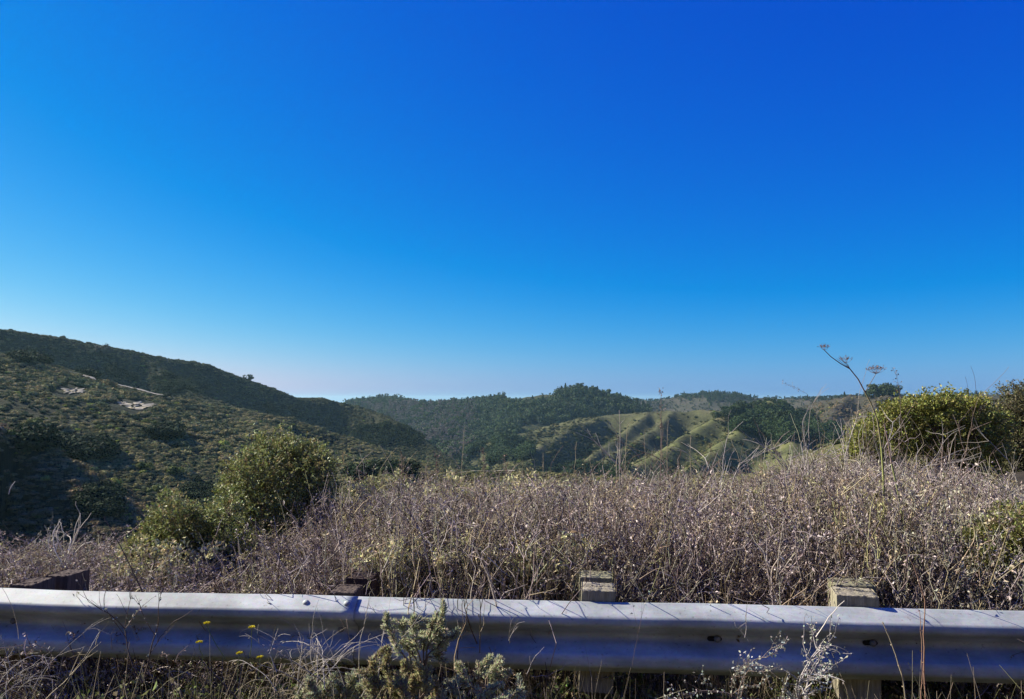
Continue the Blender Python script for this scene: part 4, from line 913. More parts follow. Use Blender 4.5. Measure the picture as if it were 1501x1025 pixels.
    n = len(P_); S_ = g.uniform(.9, 2.0, (n, 1)) * np.ones((1, 3)); R_ = np.stack([g.normal(0, .4, n), g.normal(0, .4, n), g.uniform(0, 6.28, n)], 1)
    tuft = []
    for i in range(4):
        gg = np.random.default_rng(300 + i); mb = MB()
        for s in range(5):
            pts, _ = wiggle((0, 0, -.16), (gg.normal() * .3, gg.normal() * .3, 1), gg.uniform(.13, .2), 4, gg, .12); mb.tube(pts, np.linspace(.003, .0015, 5), 3, (.30, .30, .17)); m = 26
            mb.leaves(pts[-1] + gg.normal(0, .013, (m, 3)), gg.normal(size=(m, 3)) + [0, 0, .6], gg.uniform(.010, .024, m), .009, jit((.56, .52, .28), m, gg, .15), gg)
        tuft.append(mb.build('tuft_kind', M_DRY, link=False))
    scatter('pale_tufts', P_, S_, R_, g.integers(0, 4, n), g.normal(1, .15, (n, 1)).clip(.6, 1.4) * np.array([[1, 1, 1]]), tuft, 'pale yellow green leaf tufts dotted through the dry brush', 'tufts')
brush_field()

def leafy_bush(name, lobes, Y, sprigs, leaf, palette, label, cat, seed, group=None, depth=.9, twigs=True, base_px=None, per=10, bark=(.17, .13, .10)):
    """lobes as (px, py, radius in px, depth offset); grows limbs to the lobes and sprigs with single leaves"""
    g = np.random.default_rng(seed); L = []
    for lb in lobes:
        px, py, r = lb[:3]; dy = lb[3] if len(lb) > 3 else g.uniform(-.25, .25); p = np.array(P(px, py, Y + dy)[:]); L.append((p, r * (Y + dy) / FPX))
    bx = base_px if base_px is not None else np.mean([l[0] for l in lobes]); X0 = (bx - CX) / FPX * Y; Z0_ = gz(X0, Y); base = np.array([X0, Y, Z0_])
    root = empty(name, tuple(base)); tag(root, label, cat, group)
    tr = MB(); lf = MB()
    for (p, r) in L:
        m = (base + (p - base) * .5 + g.normal(0, .12 * r + .03, 3)); m[2] = Z0_ + (p[2] - Z0_) * .45
        q = np.array([base + g.normal(0, .05, 3) * [1, 1, 0], base * .5 + m * .5 + g.normal(0, .03, 3), m, m * .5 + p * .5 + g.normal(0, .05, 3), p]); rad = max(.012, r * .06)
        tr.tube(q - base, np.linspace(rad, rad * .3, 5), 5, bark)
        for _ in range(10):
            d = g.normal(size=3); d[2] = abs(d[2]) * .8; w, _ = wiggle(p - base + g.normal(0, .2, 3) * r, d, r * g.uniform(.6, .95), 4, g, .25); tr.tube(w, np.linspace(rad * .28, .0015, 5), 3, bark)
    tot = sum(r * r for _, r in L)
    for (p, r) in L:
        n = max(8, int(sprigs * r * r / tot)); d = g.normal(size=(n, 3)); d[:, 2] += .25; d /= np.linalg.norm(d, axis=1)[:, None]
        f = np.where(g.random(n) < .75, g.uniform(.72, 1.05, n), g.uniform(.35, .75, n)) * (1 + .16 * np.sin(d[:, 0] * 7 + seed) * np.cos(d[:, 2] * 6)); f = f * (1 + .22 * (vnoise(d[:, 0] * 2.3 + d[:, 1] * 1.7 + seed, d[:, 2] * 2.6 + p[0]) - .5)); f = np.where((g.random(n) < .14) & (d[:, 2] > -.2), f * g.uniform(1.1, 1.42, n), f)
        o = p + d * (r * f)[:, None] * [1, depth, 1] - base
        sd = d + g.normal(0, .35, (n, 3)) + [0, 0, .45]; sd /= np.linalg.norm(sd, axis=1)[:, None]; SL = leaf * g.uniform(2.2, 4.5, n)
        if twigs:
            for q in range(0, n, 3): lf.tube(np.array([o[q] - sd[q] * SL[q] * .5, o[q] + sd[q] * SL[q]]), [.0025, .001], 3, bark)
        t = g.random((n, per)); c = o[:, None, :] + sd[:, None, :] * (SL[:, None] * t)[:, :, None] + g.normal(0, leaf * .22, (n, per, 3))
        ld = sd[:, None, :] * .8 + g.normal(0, .75, (n, per, 3)); N = n * per
        ci = g.choice(len(palette), n, p=[.4, .3, .2, .1][:len(palette)]); C = np.repeat(np.array(palette)[ci], per, axis=0)
        lf.leaves(c.reshape(-1, 3), ld.reshape(-1, 3), leaf * g.uniform(.7, 1.35, N), leaf * g.uniform(.45, .75, N), jit(C, N, g, .16), g, .2)
    tr.build('branches', M_TWIG, root); lf.build('foliage', M_LEAF, root); return root
COY = [(.25, .28, .095), (.33, .35, .13), (.17, .20, .065), (.36, .31, .14)]
leafy_bush('leafy_bush', [(402, 688, 42), (368, 702, 34), (436, 688, 34), (462, 704, 30), (345, 735, 27), (420, 735, 46, .3), (385, 745, 44), (465, 735, 24, .3), (352, 775, 30), (400, 790, 42), (440, 780, 34, .2), (420, 664, 14), (332, 690, 6), (380, 662, 14), (475, 690, 12), (448, 670, 11)], 6.4, 3000, .026, COY,
           'tall rounded green coyote bush left of centre, tallest on the left side', 'bush', 31, base_px=405)
leafy_bush('leafy_bush', [(255, 768, 27), (232, 790, 24), (278, 782, 25), (214, 815, 22), (250, 812, 30), (305, 770, 20), (322, 792, 30), (296, 822, 30), (190, 838, 20), (175, 858, 16), (225, 845, 26), (330, 835, 24), (240, 745, 12), (262, 742, 10), (330, 755, 16), (345, 812, 24)], 5.3, 2400, .023, COY,
           'low sprawling green bush on the left, reaching down towards the guardrail', 'bush', 32, base_px=262)
BAY = [(.24, .26, .055), (.32, .33, .075), (.16, .185, .04), (.40, .36, .12)]
leafy_bush('broad_bush', [(1290, 655, 36), (1272, 690, 28), (1330, 628, 32), (1368, 622, 32), (1398, 612, 24), (1430, 634, 36), (1400, 655, 44, .4), (1345, 668, 42, .3), (1456, 630, 22), (1258, 670, 18), (1300, 705, 26), (1385, 694, 26, .5), (1440, 668, 30, .5), (1310, 610, 14), (1350, 598, 14), (1388, 592, 13), (1262, 652, 14), (1302, 613, 12), (1326, 603, 9), (1365, 597, 12), (1405, 590, 10), (1438, 600, 13), (1420, 596, 9), (1275, 632, 12)], 10.0, 5000, .035, BAY,
           'broad dense green bush in front of the skyline on the right', 'bush', 33, base_px=1370)
EUC = [(.13, .125, .050), (.16, .15, .065), (.10, .10, .042), (.20, .17, .085)]
leafy_bush('olive_tree_crown', [(1488, 600, 24), (1480, 625, 26), (1496, 640, 40), (1470, 662, 26), (1520, 600, 34), (1508, 578, 14), (1560, 620, 50), (1490, 690, 40), (1540, 690, 55), (1478, 576, 10)], 21.0, 4600, .055, EUC,
           'tall brownish green tree cut off by the right edge of the view', 'tree', 34, base_px=1500, bark=(.2, .16, .12))
leafy_bush('leafy_bush', [(1470, 800, 34), (1440, 812, 26), (1492, 775, 26), (1505, 822, 34), (1462, 838, 24), (1520, 790, 30), (1430, 800, 14)], 4.22, 2000, .019, [(.27, .28, .085), (.33, .33, .11), (.19, .21, .06), (.36, .31, .13)],
           'small yellow green bush low at the right edge among the dry stems', 'bush', 35, base_px=1475)
leafy_bush('leafy_bush', [(540, 722, 14), (560, 715, 12), (520, 735, 12), (580, 712, 10), (500, 770, 12)], 7.6, 420, .020, COY, 'little green bush poking out of the dry brush right of the tall bush', 'bush', 36, base_px=545)
leafy_bush('leafy_bush', [(1180, 704, 16), (1150, 712, 14), (1215, 700, 16), (1110, 716, 12)], 14.0, 420, .032, [(.19, .17, .05), (.24, .20, .07), (.14, .14, .05), (.22, .17, .09)], 'low ochre green shrub at the edge of the slope right of centre', 'bush', 37, base_px=1170)

# ---------------- bare and dead plants
def twig_tree(mb, p, d, L, r, lev, g, col_, curl=.16, spread=.6, up=.0, nb=3):
    pts, e = wiggle(p, d, L, 6, g, curl, up); mb.tube(pts, np.linspace(r, r * .55, 7), 4 if r > .003 else 3, col_ * g.uniform(.85, 1.15))
    if lev == 0: return [pts[-1]]
    tips = []
    for k in range(nb + (g.random() < .5)):
        i = g.integers(2, 7) if k else 6; dd = (pts[i] - pts[i - 1]); dd /= np.linalg.norm(dd); dd = dd + g.normal(0, spread, 3) * [1, .8, .7]
        tips += twig_tree(mb, pts[i], dd, L * g.uniform(.45, .8), r * .58, lev - 1, g, col_, curl, spread, up, nb)
    return tips
GREY = np.array((.40, .36, .32)); PALE = np.array((.52, .47, .39)); BROWN = np.array((.20, .15, .12)); DARK = np.array((.08, .06, .05)); RUST = np.array((.30, .18, .12)); STRAW = np.array((.45, .38, .25))
def bare_shrub(name, base, Y, stems, r, lev, colr, label, cat, seed, curl=.15, spread=.5, lichen=0, group=None, nb=3, ground=False, lit=None):
    """base (px, py) on the photo at depth Y; stems = [(px, py) each aims for]"""
    g = np.random.default_rng(seed); b = np.array(P(base[0], base[1], Y)[:])
    if ground: b[2] = gz(b[0], b[1])
    root = empty(name, tuple(b)); tag(root, label, cat, group)
    for (px, py) in stems:
        mb = MB(); t = np.array(P(px, py, Y + g.uniform(-.12, .12))[:]) - b; L = np.linalg.norm(t) / (1.0 if lev == 0 else 1.35)
        tips = twig_tree(mb, np.zeros(3) + g.normal(0, .012, 3), t, L, r, lev, g, colr, curl, spread, .0, nb)
        mb.build('stem', M_TWIG, root)
        if lichen:
            T = np.concatenate(mb.V); m = min(len(T), int(lichen)); k = g.integers(0, len(T), m); lb = MB(); lb.leaves(T[k] + g.normal(0, .004, (m, 3)), g.normal(size=(m, 3)), g.uniform(.006, .018, m), .008, jit((.42, .42, .34), m, g, .2), g); tag(lb.build('lichen', M_DRY2, root), kind='stuff')
    return root
M_DRY2 = foliage_mat('dry_tips', transl=.15, rough=.8, spec=.1)
# on the right, pale bare twigs above the thicket
RB_ = [((1180, 740), 7.4, [(1165, 640), (1190, 655), (1208, 622), (1150, 665)], 'bare pale shrub standing left of the tall green fennel stems'),
       ((1235, 735), 6.6, [(1222, 612), (1250, 640), (1268, 650)], 'bare grey shrub whose twigs cross the fennel stems'),
       ((1320, 740), 6.2, [(1300, 625), (1345, 655), (1382, 640), (1330, 690)], 'spreading bare shrub in front of the broad green bush'),
       ((1395, 770), 5.8, [(1388, 627), (1415, 680), (1355, 690), (1370, 670)], 'bare forked shrub below the dark shade of the broad bush'),
       ((1505, 770), 5.4, [(1442, 688), (1470, 660), (1450, 722)], 'bare twigs leaning in from the right edge'),
       ((1060, 755), 7.0, [(1020, 660), (1075, 660), (1100, 655), (1040, 690)], 'bare twiggy shrub with crossing branches right of centre'),
       ((1000, 750), 6.6, [(968, 650), (985, 680), (1030, 668)], 'dark bare branches crossing in front of the green spur'),
       ((930, 740), 7.6, [(902, 662), (945, 672), (925, 690)], 'bare thin shrub left of the crossing dark branches')]
for i, (b, Y, st, lab) in enumerate(RB_):
    bare_shrub('bare_shrub', b, Y, st, .0060 * Y / 6.5, 2, [GREY, PALE, GREY, BROWN * 1.3, PALE, GREY, BROWN, GREY][i], lab, 'bare shrub', 400 + i, curl=.10, spread=.42)
bare_shrub('bare_shrub', (100, 830), 4.75, [(62, 765), (128, 755), (90, 775), (105, 748), (138, 790)], .005, 1, PALE, 'pale dead branches standing up behind the leftmost post', 'bare shrub', 420, curl=.16, spread=.45)
bare_shrub('bare_shrub', (95, 822), 4.9, [(10, 780), (30, 788), (0, 800), (40, 805)], .0028, 2, STRAW, 'arching pale dry twigs at the left edge behind the rail', 'bare shrub', 421, curl=.18, spread=.25)
bare_shrub('bare_twig', (10, 720), 4.6, [(14, 696)], .003, 0, PALE, 'single curved pale twig at the left edge over the dark spur', 'twig', 422, curl=.22)
bare_shrub('bare_twig', (215, 880), 4.3, [(150, 760)], .0042, 0, DARK * 1.3, 'long dark leaning twig between the leftmost post and the low bush', 'twig', 423, curl=.03)
bare_shrub('dead_branch', (1400, 893), 4.15, [(1456, 868)], .009, 0, PALE * .95, 'thick crooked pale dead branch lying behind the rail on the right', 'branch', 424, curl=.22)
# tall single stalks in the thicket
STK = [((672, 720), (683, 633), 7.0, 0, 'tall thin dry stalk rising where the dark hill meets the valley'), ((712, 730), (710, 660), 7.2, 1, 'dry stalk with a ragged seed head just right of the valley road end'), ((587, 730), (590, 667), 7.2, 1, 'dark ragged stalk above the brush below the dark hillside'),
       ((795, 725), (796, 660), 7.0, 0, 'short upright dry stalk below the grassy ridge nose'), ((834, 725), (847, 650), 7.0, 0, 'thin stalk leaning right below the grassy ribs'), ((907, 735), (908, 604), 6.4, 2, 'thick pale upright stalk left of the tallest stalk'),
       ((914, 735), (919, 628), 6.5, 0, 'slender stalk close beside the thick pale one'), ((965, 745), (969, 575), 6.0, 1, 'tallest dry stalk reaching the skyline near the middle'), ((976, 740), (978, 618), 6.3, 0, 'thin stalk just right of the tallest one'),
       ((946, 735), (944, 640), 6.8, 0, 'thin stalk between the thick pale one and the tallest'), ((752, 725), (740, 668), 7.4, 1, 'dark stalk with a small seed head near the valley grove'), ((640, 730), (640, 670), 7.5, 1, 'ragged stalk in front of the dark lower hillside'),
       ((872, 728), (866, 662), 7.0, 0, 'short bent stalk below the grassy spurs'), ((1012, 735), (1014, 640), 6.6, 0, 'thin straight stalk over the green spur'), ((535, 745), (528, 690), 7.0, 1, 'short stalk beside the little green bush'),
       ((1225, 760), (1206, 640), 6.0, 0, 'thin pale stalk left of the tall fennel stems'), ((1110, 745), (1113, 668), 7.0, 0, 'upright pale twig below the brown hillside'), ((1473, 740), (1480, 676), 5.8, 0, 'thin twig against the far right tree')]
def stalk(b, t, Y, kd, lab, seed):
    g = np.random.default_rng(seed); p0 = np.array(P(b[0], b[1], Y)[:]); p1 = np.array(P(t[0], t[1], Y)[:]); z = gz(p0[0], Y); p0[2] = z + .02 if p0[2] - z < .6 else p0[2] - .25
    root = empty('dry_stalk', tuple(p0)); tag(root, lab, 'dry stalk', 'tall dry stalks standing out of the brush'); n = 10; tt = np.linspace(0, 1, n)[:, None]
    pts = (p1 - p0) * tt + np.cumsum(g.normal(0, .006, (n, 3)), axis=0) * (tt * 1.0); mb = MB(); c = [STRAW * .85, BROWN * 1.1, GREY][kd]; r = [.0030, .0034, .0046][kd]
    mb.tube(pts, np.linspace(r, r * .5, n), 4, c)
    for _ in range(5):
        i = g.integers(4, n); w, _ = wiggle(pts[i], (g.normal() * .6, g.normal() * .3, 1), g.uniform(.04, .12), 3, g, .2); mb.tube(w, [.0018, .0015, .001, .0008], 3, c)
    mb.build('stem', M_TWIG, root)
    if kd == 1:
        hb = MB(); m = 46; k = g.integers(n - 3, n, m); hb.leaves(pts[k] + g.normal(0, .014, (m, 3)), g.normal(size=(m, 3)), g.uniform(.01, .026, m), .010, jit(BROWN * 1.2, m, g, .3), g, .4); hb.build('seed_head', M_DRY2, root)
for i, (b, t, Y, kd, lab) in enumerate(STK): stalk(b, t, Y, kd, lab, 500 + i)

# ---------------- fennel
def umbel(root, p, g, r, n, dirz=1.0, col_=(.26, .17, .13)):
    mb = MB()
    for i in range(n):
        a = i * 2.399; f = math.sqrt((i + .5) / n); d = np.array([math.cos(a) * f * r, math.sin(a) * f * r, r * (.75 - .35 * f) * dirz]); q = p + d
        mb.tube(np.array([p, p + d * .55 + [0, 0, -.004], q]), [.0012, .0009, .0007], 3, col_)
        for _ in range(5):
            e = g.normal(0, .008, 3); e[2] = abs(e[2]) + .004; mb.tube(np.array([q, q + e]), [.0006, .0006], 3, col_); mb.leaves((q + e)[None], g.normal(size=(1, 3)), .008, .006, np.array(col_) * 1.1, g)
    mb.build('umbel', M_DRY2, root)
def path_px(pts, Y, base): return np.array([np.array(P(px, py, Y + (dy[0] if dy else 0))[:]) - base for (px, py, *dy) in pts])
def fennel():
    g = np.random.default_rng(9); Y = 4.45
    b = np.array(P(1286, 870, Y)[:]); b[2] = gz(b[0], Y); root = empty('fennel_stalk', tuple(b)); tag(root, 'tallest fennel stalk, green below, branching to dried seed heads against the sky', 'fennel')
    pts = np.vstack([[0, 0, 0], path_px([(1287, 850), (1292, 800), (1296, 750), (1295, 700), (1292, 655), (1286, 615), (1277, 592), (1268, 575)], Y, b)])
    mb = MB(); mb.tube(pts[:6], np.linspace(.0072, .0055, 6), 6, (.30, .32, .11)); mb.build('stem', M_TWIG, root)
    mb = MB(); mb.tube(pts[5:], np.linspace(.0055, .004, len(pts) - 5), 5, (.27, .24, .13)); up = path_px([(1268, 575), (1258, 556), (1246, 541), (1232, 533), (1218, 523), (1208, 513)], Y, b); mb.tube(up, np.linspace(.0042, .0022, 6), 5, (.22, .16, .13))
    r2 = path_px([(1268, 575), (1277, 560), (1284, 548)], Y, b); mb.tube(r2, [.0026, .002, .0016], 4, (.22, .18, .13)); r3 = path_px([(1246, 541), (1243, 535), (1240, 532)], Y, b); mb.tube(r3, [.002, .0016, .0014], 4, (.22, .18, .13))
    for _ in range(3): 
        w, _ = wiggle(up[2], (-.5, 0, .6), .1, 4, g, .1); mb.tube(w, [.0016, .0014, .0012, .001, .001], 3, (.24, .18, .14))
    mb.build('branch', M_TWIG, root)
    umbel(root, up[-1], g, .028, 9); umbel(root, r2[-1], g, .052, 16); umbel(root, r3[-1], g, .036, 8)
    b = np.array(P(1328, 890, 4.35)[:]); b[2] = gz(b[0], 4.35); root = empty('fennel_stalk', tuple(b)); tag(root, 'green and purple fennel stem just right of the tallest one, leaning left at the top', 'fennel')
    pts = np.vstack([[0, 0, 0], path_px([(1330, 860), (1328, 810), (1323, 760), (1315, 715), (1307, 680), (1302, 650), (1296, 622)], 4.35, b)]); mb = MB(); mb.tube(pts[:6], np.linspace(.006, .0048, 6), 6, (.26, .28, .11)); mb.build('stem', M_TWIG, root); mb = MB(); mb.tube(pts[5:], [.0048, .004, .003], 5, (.28, .20, .17)); mb.build('stem', M_TWIG, root)
    b = np.array(P(1322, 640, 6.0)[:]); root = empty('seed_spray', tuple(b)); tag(root, 'thin stalk with loose seed pods against the sky right of the fennel', 'dry stalk'); pts = path_px([(1322, 640), (1320, 600), (1319, 570), (1314, 552), (1309, 540)], 6.0, b); mb = MB(); mb.tube(pts, [.002, .0018, .0014, .001, .0008], 4, BROWN)
    T = []
    for t in np.linspace(.45, 1, 14):
        i = min(3, int(t * 4)); p = pts[i] + (pts[i + 1] - pts[i]) * (t * 4 - i); w, _ = wiggle(p, (g.normal(), g.normal() * .5, .7), .045 * (1.3 - t), 2, g, .2); mb.tube(w, [.0008, .0008, .0008], 3, BROWN); T.append(w[-1])
    mb.build('stem', M_TWIG, root); hb = MB(); T = np.repeat(np.array(T), 2, axis=0) + g.normal(0, .004, (28, 3)); hb.leaves(T, g.normal(size=(28, 3)), .014, .010, jit(BROWN * .9, 28, g), g); hb.build('seed_head', M_DRY2, root)
    b = np.array(P(1186, 580, 6.5)[:]); b2 = np.array(P(1205, 700, 6.5)[:]); root = empty('seed_spray', tuple(b2)); tag(root, 'faint arching stalk tip with tiny pods on the skyline left of the fennel', 'dry stalk'); pts = np.array([np.array(P(px, py, 6.5)[:]) - b2 for px, py in [(1205, 700), (1203, 650), (1196, 600), (1182, 577), (1165, 568), (1146, 561)]]); mb = MB(); mb.tube(pts, [.002, .0018, .0014, .0011, .0009, .0007], 4, GREY * .7)
    mb.build('stem', M_TWIG, root); hb = MB(); t = g.uniform(3, 5, 34); i = np.minimum(t.astype(int), 4); T = pts[i] + (pts[i + 1] - pts[i]) * (t - i)[:, None] + g.normal(0, .010, (34, 3)); hb.leaves(T, g.normal(size=(34, 3)), .011, .008, jit(GREY * .7, 34, g), g); hb.build('seed_head', M_DRY2, root)
fennel()

# ---------------- plants in front of the rail
SAGE = np.array([(.52, .55, .33), (.44, .48, .27), (.60, .60, .40), (.50, .43, .30)])
def sage_finger(mb, sb, pts, g, dens=1500, w=.014, tone=None):
    seg = np.linalg.norm(np.diff(pts, axis=0), axis=1); L = seg.sum(); sb.tube(pts, np.linspace(.004, .0015, len(pts)), 4, (.20, .15, .11)); n = int(dens * L)
    t = g.random(n) ** .85 * (len(pts) - 1); i = np.minimum(t.astype(int), len(pts) - 2); d = (pts[i + 1] - pts[i]); d /= np.linalg.norm(d, axis=1)[:, None]; c = pts[i] + (pts[i + 1] - pts[i]) * (t - i)[:, None]
    r = g.normal(size=(n, 3)); r /= np.linalg.norm(r, axis=1)[:, None]; taper = 1 - .45 * (t / (len(pts) - 1))
    pal = SAGE if tone is None else tone; C = jit(pal[g.integers(0, len(pal), n)], n, g, .13)
    mb.leaves(c + r * (w * .35 * taper)[:, None], d * .9 + r * .8, w * g.uniform(.7, 1.5, n) * taper, w * .26, C, g, .3)
def sage(name, base, Y, fingers, label, seed, tone=None, dens=2200, w=.023, group=None):
    g = np.random.default_rng(seed); b = np.array(P(base[0], base[1], Y)[:]); b[2] = gz(b[0], b[1]); root = empty(name, tuple(b)); tag(root, label, 'sagebrush', group); mb = MB(); sb = MB()
    fork = np.array(P(base[0], base[1], Y)[:]) - b; sb.tube(np.array([[0, 0, 0], fork * .5 + g.normal(0, .01, 3), fork]), [.010, .008, .006], 6, (.16, .12, .09))
    for f in fingers:
        dy = g.uniform(-.10, .06); pts = np.array([np.array(P(px, py + 10, Y + dy)[:]) - b for px, py in f]); fine = []
        for a, c in zip(pts[:-1], pts[1:]):
            for t in (0, .33, .66): fine.append(a + (c - a) * t + g.normal(0, .003, 3))
        fine.append(pts[-1]); fine = np.array(fine); sage_finger(mb, sb, fine, g, dens, w, tone); sb.tube(np.array([fork + g.normal(0, .008, 3), (fork + fine[0]) / 2 + g.normal(0, .01, 3), fine[0]]), [.004, .0035, .003], 4, (.20, .15, .11))
        for _ in range(3):
            i = g.integers(1, len(fine) - 1); dd = (fine[i] - fine[i - 1]); dd = dd / np.linalg.norm(dd) + g.normal(0, .6, 3); q, _ = wiggle(fine[i], dd, g.uniform(.03, .07), 4, g, .1); sage_finger(mb, sb, q, g, dens, w * .85, tone)
    sb.build('stem', M_TWIG, root); mb.build('foliage', M_SAGE, root); return root
sage('sagebrush', (615, 985), 3.22, [[(590, 948), (578, 930), (570, 910), (567, 903)], [(600, 945), (592, 925), (588, 908), (592, 899)], [(612, 945), (606, 920), (606, 903), (606, 893)], [(620, 945), (628, 925), (636, 915), (630, 905)], [(628, 950), (645, 935), (655, 925), (672, 920)], [(630, 955), (648, 945), (652, 932)], [(600, 955), (615, 935), (618, 918)], [(605, 950), (600, 935), (612, 925)],
     [(625, 940), (640, 920), (645, 905), (651, 882)]], 'upright grey green sagebrush with finger like shoots in front of the rail left of centre', 610)
sage('sagebrush', (575, 1040), 3.12, [[(560, 1010), (548, 985), (546, 960), (566, 940)], [(575, 1005), (568, 975), (566, 950)], [(590, 1010), (590, 985), (595, 960)], [(605, 1010), (615, 985), (612, 962)], [(620, 1010), (628, 990), (622, 970)], [(585, 1020), (578, 1000), (580, 985)], [(600, 1020), (600, 1000), (605, 980)], [(560, 1025), (545, 1005), (552, 985)], [(625, 1025), (640, 1005), (638, 985)], [(590, 1025), (595, 1010), (588, 990)]],
     'thick yellowish sagebrush at the bottom edge just left of centre', 611, tone=np.array([(.50, .49, .24), (.42, .42, .20), (.52, .46, .27), (.38, .30, .19)]))
sage('sagebrush', (480, 1045), 3.18, [[(470, 1015), (458, 1000), (450, 985)], [(480, 1010), (484, 995), (492, 978)], [(500, 1015), (512, 1000), (522, 980)], [(450, 1020), (440, 1008), (436, 998)], [(520, 1020), (530, 1005), (528, 990)], [(490, 1025), (500, 1010), (498, 995)], [(460, 1028), (470, 1012), (476, 1000)], [(535, 1025), (545, 1010), (540, 995)]], 'low grey green sagebrush at the bottom below the tangle of dead stems', 612)
sage('sagebrush', (705, 1010), 3.28, [[(690, 990), (676, 975), (670, 962)], [(700, 985), (706, 970), (716, 955)], [(712, 985), (725, 970), (735, 956)], [(690, 1000), (680, 990), (668, 985)], [(715, 995), (728, 985), (740, 978)]], 'small sagebrush sprig under the rail right of the upright sagebrush', 613, dens=1300)
sage('sagebrush', (690, 1050), 3.1, [[(680, 1020), (668, 1005), (660, 995)], [(700, 1018), (712, 1004), (722, 998)], [(740, 1020), (755, 1006), (768, 1000)], [(720, 1028), (735, 1012)], [(660, 1026), (645, 1012)]], 'dark sagebrush at the bottom edge right of the thick yellowish one', 614, dens=1200)

def tangle(name, roots_px, Y, n, L, r, colr, label, seed, arch=-.10, spread=.7, cat='dead weed'):
    g = np.random.default_rng(seed); b = np.array(P(*roots_px, Y)[:]); root = empty(name, tuple(b)); tag(root, label, cat); mb = MB()
    for i in range(n):
        p = g.normal(0, .05, 3) * [1.6, 1, .6]; d = np.array([g.normal() * spread, g.normal() * .3, 1.0]); pts, e = wiggle(p, d, L * g.uniform(.5, 1.1), 11, g, .09, arch * g.uniform(0, 1.6)); mb.tube(pts, np.linspace(r, r * .35, 12), 4, colr * g.uniform(.75, 1.2))
        for _ in range(4):
            k = g.integers(4, 11); w, _ = wiggle(pts[k], (pts[k] - pts[k - 1]) * 30 + g.normal(0, .6, 3), g.uniform(.05, .14), 5, g, .15, arch); mb.tube(w, np.linspace(r * .5, r * .25, 6), 3, colr * g.uniform(.8, 1.2))
    mb.build('stem', M_TWIG, root); return root
tangle('dead_weed', (455, 1000), 3.2, 17, .34, .0024, PALE * .85, 'tangled pale dead stems arching over the rail left of the sagebrush', 620, spread=.7)
tangle('dead_weed', (425, 1020), 3.25, 26, .26, .0017, STRAW * .8, 'matted dead straw at the foot of the tangled pale stems', 621, arch=-.22, spread=1.1)
tangle('dead_weed', (10, 1015), 3.3, 11, .34, .0017, PALE * .8, 'thin pale dead stems in the bottom left corner in front of the rail', 622, spread=.35)
tangle('dead_weed', (530, 1010), 3.15, 6, .42, .0020, PALE * .9, 'few straight pale stems leaning right between tangle and sagebrush', 623, arch=-.02, spread=.35)
FR = [('dead_twig_plant', (213, 1000), 3.25, [(190, 885), (212, 882)], .0036, 2, DARK * 1.4, 'dark dead plant with a flat twiggy top before the left of the rail', .10, .5, 26), ('dead_twig', (139, 950), 3.3, [(141, 906)], .0020, 1, PALE, 'small forked pale twig against the rail left of the dark dead plant', .08, .45, 0),
      ('dead_twig', (163, 945), 3.35, [(158, 915)], .0016, 1, DARK, 'thin dark twig against the rail beside the small forked twig', .1, .4, 0), ('dead_twig', (742, 944), 3.3, [(742, 905), (762, 912)], .0016, 1, GREY, 'small pale forked twig in front of the middle of the rail', .10, .35, 0), ('dead_twig', (775, 980), 3.25, [(795, 950)], .0022, 1, GREY * .9, 'short pale twig leaning right at the bottom of the rail', .08, .3, 0),
      ('dead_twig', (932, 975), 3.3, [(945, 880)], .0010, 1, BROWN, 'very thin brown stem crossing the rail right of the third post', .04, .2, 8), ('lichen_shrub', (1175, 1035), 3.1, [(1178, 940), (1150, 965), (1212, 920), (1195, 985), (1140, 1000)], .0050, 2, GREY, 'lichen covered dead shrub in front of the rail below the fourth post', .16, .55, 150),
      ('lichen_shrub', (1080, 1035), 3.15, [(1060, 950), (1040, 945), (1105, 965), (1080, 930)], .0032, 2, BROWN * 1.1, 'dark fluffy seeded weed in front of the rail left of the lichen covered shrub', .14, .5, 120), ('dead_twig', (1190, 930), 3.1, [(1232, 880)], .0030, 0, PALE, 'thin pale twig leaning over the rail towards the fourth post', .12, 0, 0),
      ('dead_twig', (1095, 940), 3.2, [(1100, 895), (1080, 905)], .0014, 1, PALE, 'hooked fine twig against the rail above the dark seeded weed', .12, .35, 0), ('dead_twig', (60, 1025), 3.2, [(110, 957)], .0022, 1, STRAW, 'pale arching straw in the bottom left under the rail', .12, .3, 0), ('dead_twig', (340, 1025), 3.2, [(285, 965)], .0040, 0, DARK * 1.5, 'thick dark leaning stem under the rail below the yellow flowers', .03, 0, 0),
      ('dead_twig', (27, 930), 3.3, [(22, 846)], .0013, 0, STRAW, 'fine bent straw over the rail at the far left', .07, 0, 0), ('dead_twig', (545, 1000), 3.15, [(545, 950)], .0018, 1, GREY, 'thin grey twig between the tangle and the sagebrush', .1, .3, 0)]
for i, (nm, b, Y, st, r, lev, c, lab, curl, spr, lich) in enumerate(FR):
    bare_shrub(nm, b, Y, st, r, lev, c, lab, 'dead plant' if 'twig' not in nm or 'plant' in nm else 'twig', 640 + i, curl=curl, spread=spr, lichen=lich)
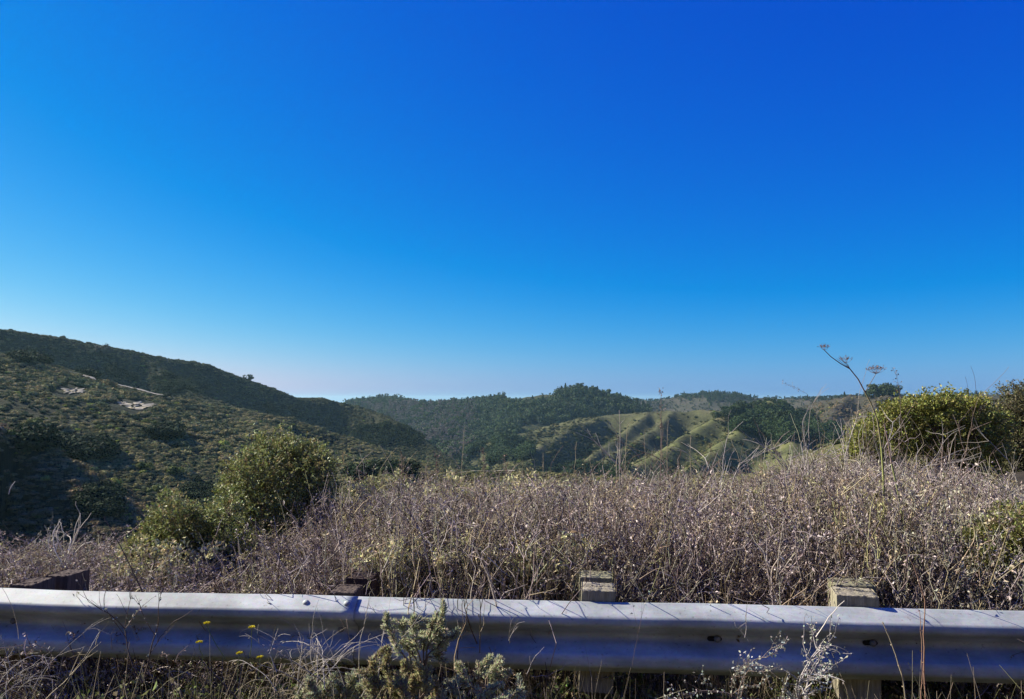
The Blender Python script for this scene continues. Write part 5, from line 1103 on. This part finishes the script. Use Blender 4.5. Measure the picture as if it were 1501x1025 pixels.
def straight(name, pts, Y, r, colr, lab, seed):
    g = np.random.default_rng(seed); b = np.array(P(*pts[0], Y)[:]); root = empty(name, tuple(b)); tag(root, lab, 'dry stalk'); mb = MB(); q = np.array([np.array(P(px, py, Y)[:]) - b for px, py in pts]); qq = []
    for a, c in zip(q[:-1], q[1:]):
        for t in (0, .33, .66): qq.append(a + (c - a) * t + g.normal(0, .0012, 3))
    qq.append(q[-1]); qq = np.array(qq); mb.tube(qq, np.linspace(r, r * .5, len(qq)), 5, colr); mb.build('stem', M_TWIG, root); hb = MB()
    m = 22; k = g.integers(1, len(qq), m); hb.leaves(qq[k] + g.normal(0, .002, (m, 3)), g.normal(size=(m, 3)), .007, .005, jit(colr, m, g), g); hb.build('bud', M_DRY2, root)
straight('dry_stalk', [(1357, 1040), (1355, 985), (1354, 930), (1356, 880), (1340, 830), (1322, 800)], 3.2, .0032, RUST, 'thin upright rust red stalk crossing the rail on the right', 700)
straight('dry_stalk', [(1350, 1030), (1352, 985), (1351, 940), (1348, 895)], 3.15, .0022, RUST * 1.1, 'shorter rusty stalk close against the thin upright one', 701)
straight('dry_stalk', [(1331, 1040), (1322, 990), (1308, 945), (1294, 912)], 3.15, .0035, STRAW * .9, 'leaning tan stalk with buds crossing the rail below the fourth post', 702)

def flower(px, py, bx, by, lab, seed):
    g = np.random.default_rng(seed); Y = 3.12; b = np.array(P(bx, by, Y)[:]); root = empty('yellow_flower', tuple(b)); tag(root, lab, 'flower', 'yellow button flowers in front of the rail'); t = np.array(P(px, py, Y)[:]) - b; mb = MB(); pts = np.array([[0, 0, 0], t * .4 + g.normal(0, .004, 3), t * .75 + g.normal(0, .003, 3), t]); mb.tube(pts, [.0018, .0016, .0014, .0016], 5, (.22, .26, .09)); mb.build('stem', M_TWIG, root)
    hb = MB(); u = t / np.linalg.norm(t); a = g.uniform(0, 6.28, 70); rr = np.sqrt(g.random(70)) * .0085; c = t + np.stack([rr * np.cos(a), rr * np.sin(a), .007 - rr * rr * 45], 1); hb.leaves(c, np.stack([np.cos(a) * .8, np.sin(a) * .8, np.full(70, .8)], 1), .0085, .0055, jit((.78, .66, .06), 70, g, .1, .03), g); hb.build('flower_head', M_DRY2, root)
for i, (px, py, bx, by, lab) in enumerate([(303, 916, 330, 965, 'topmost of the two yellow flowers left of the dead tangle'), (292, 944, 296, 975, 'yellow flower lowest and leftmost of its row by the rail'), (369, 922, 366, 962, 'yellow flower on a straight stem nearest the dead tangle'), (351, 960, 348, 1000, 'small yellow flower just under the lower edge of the rail'), (381, 966, 380, 1000, 'tiny yellow flower beside the tangle foot below the rail')]): flower(px, py, bx, by, lab, 720 + i)
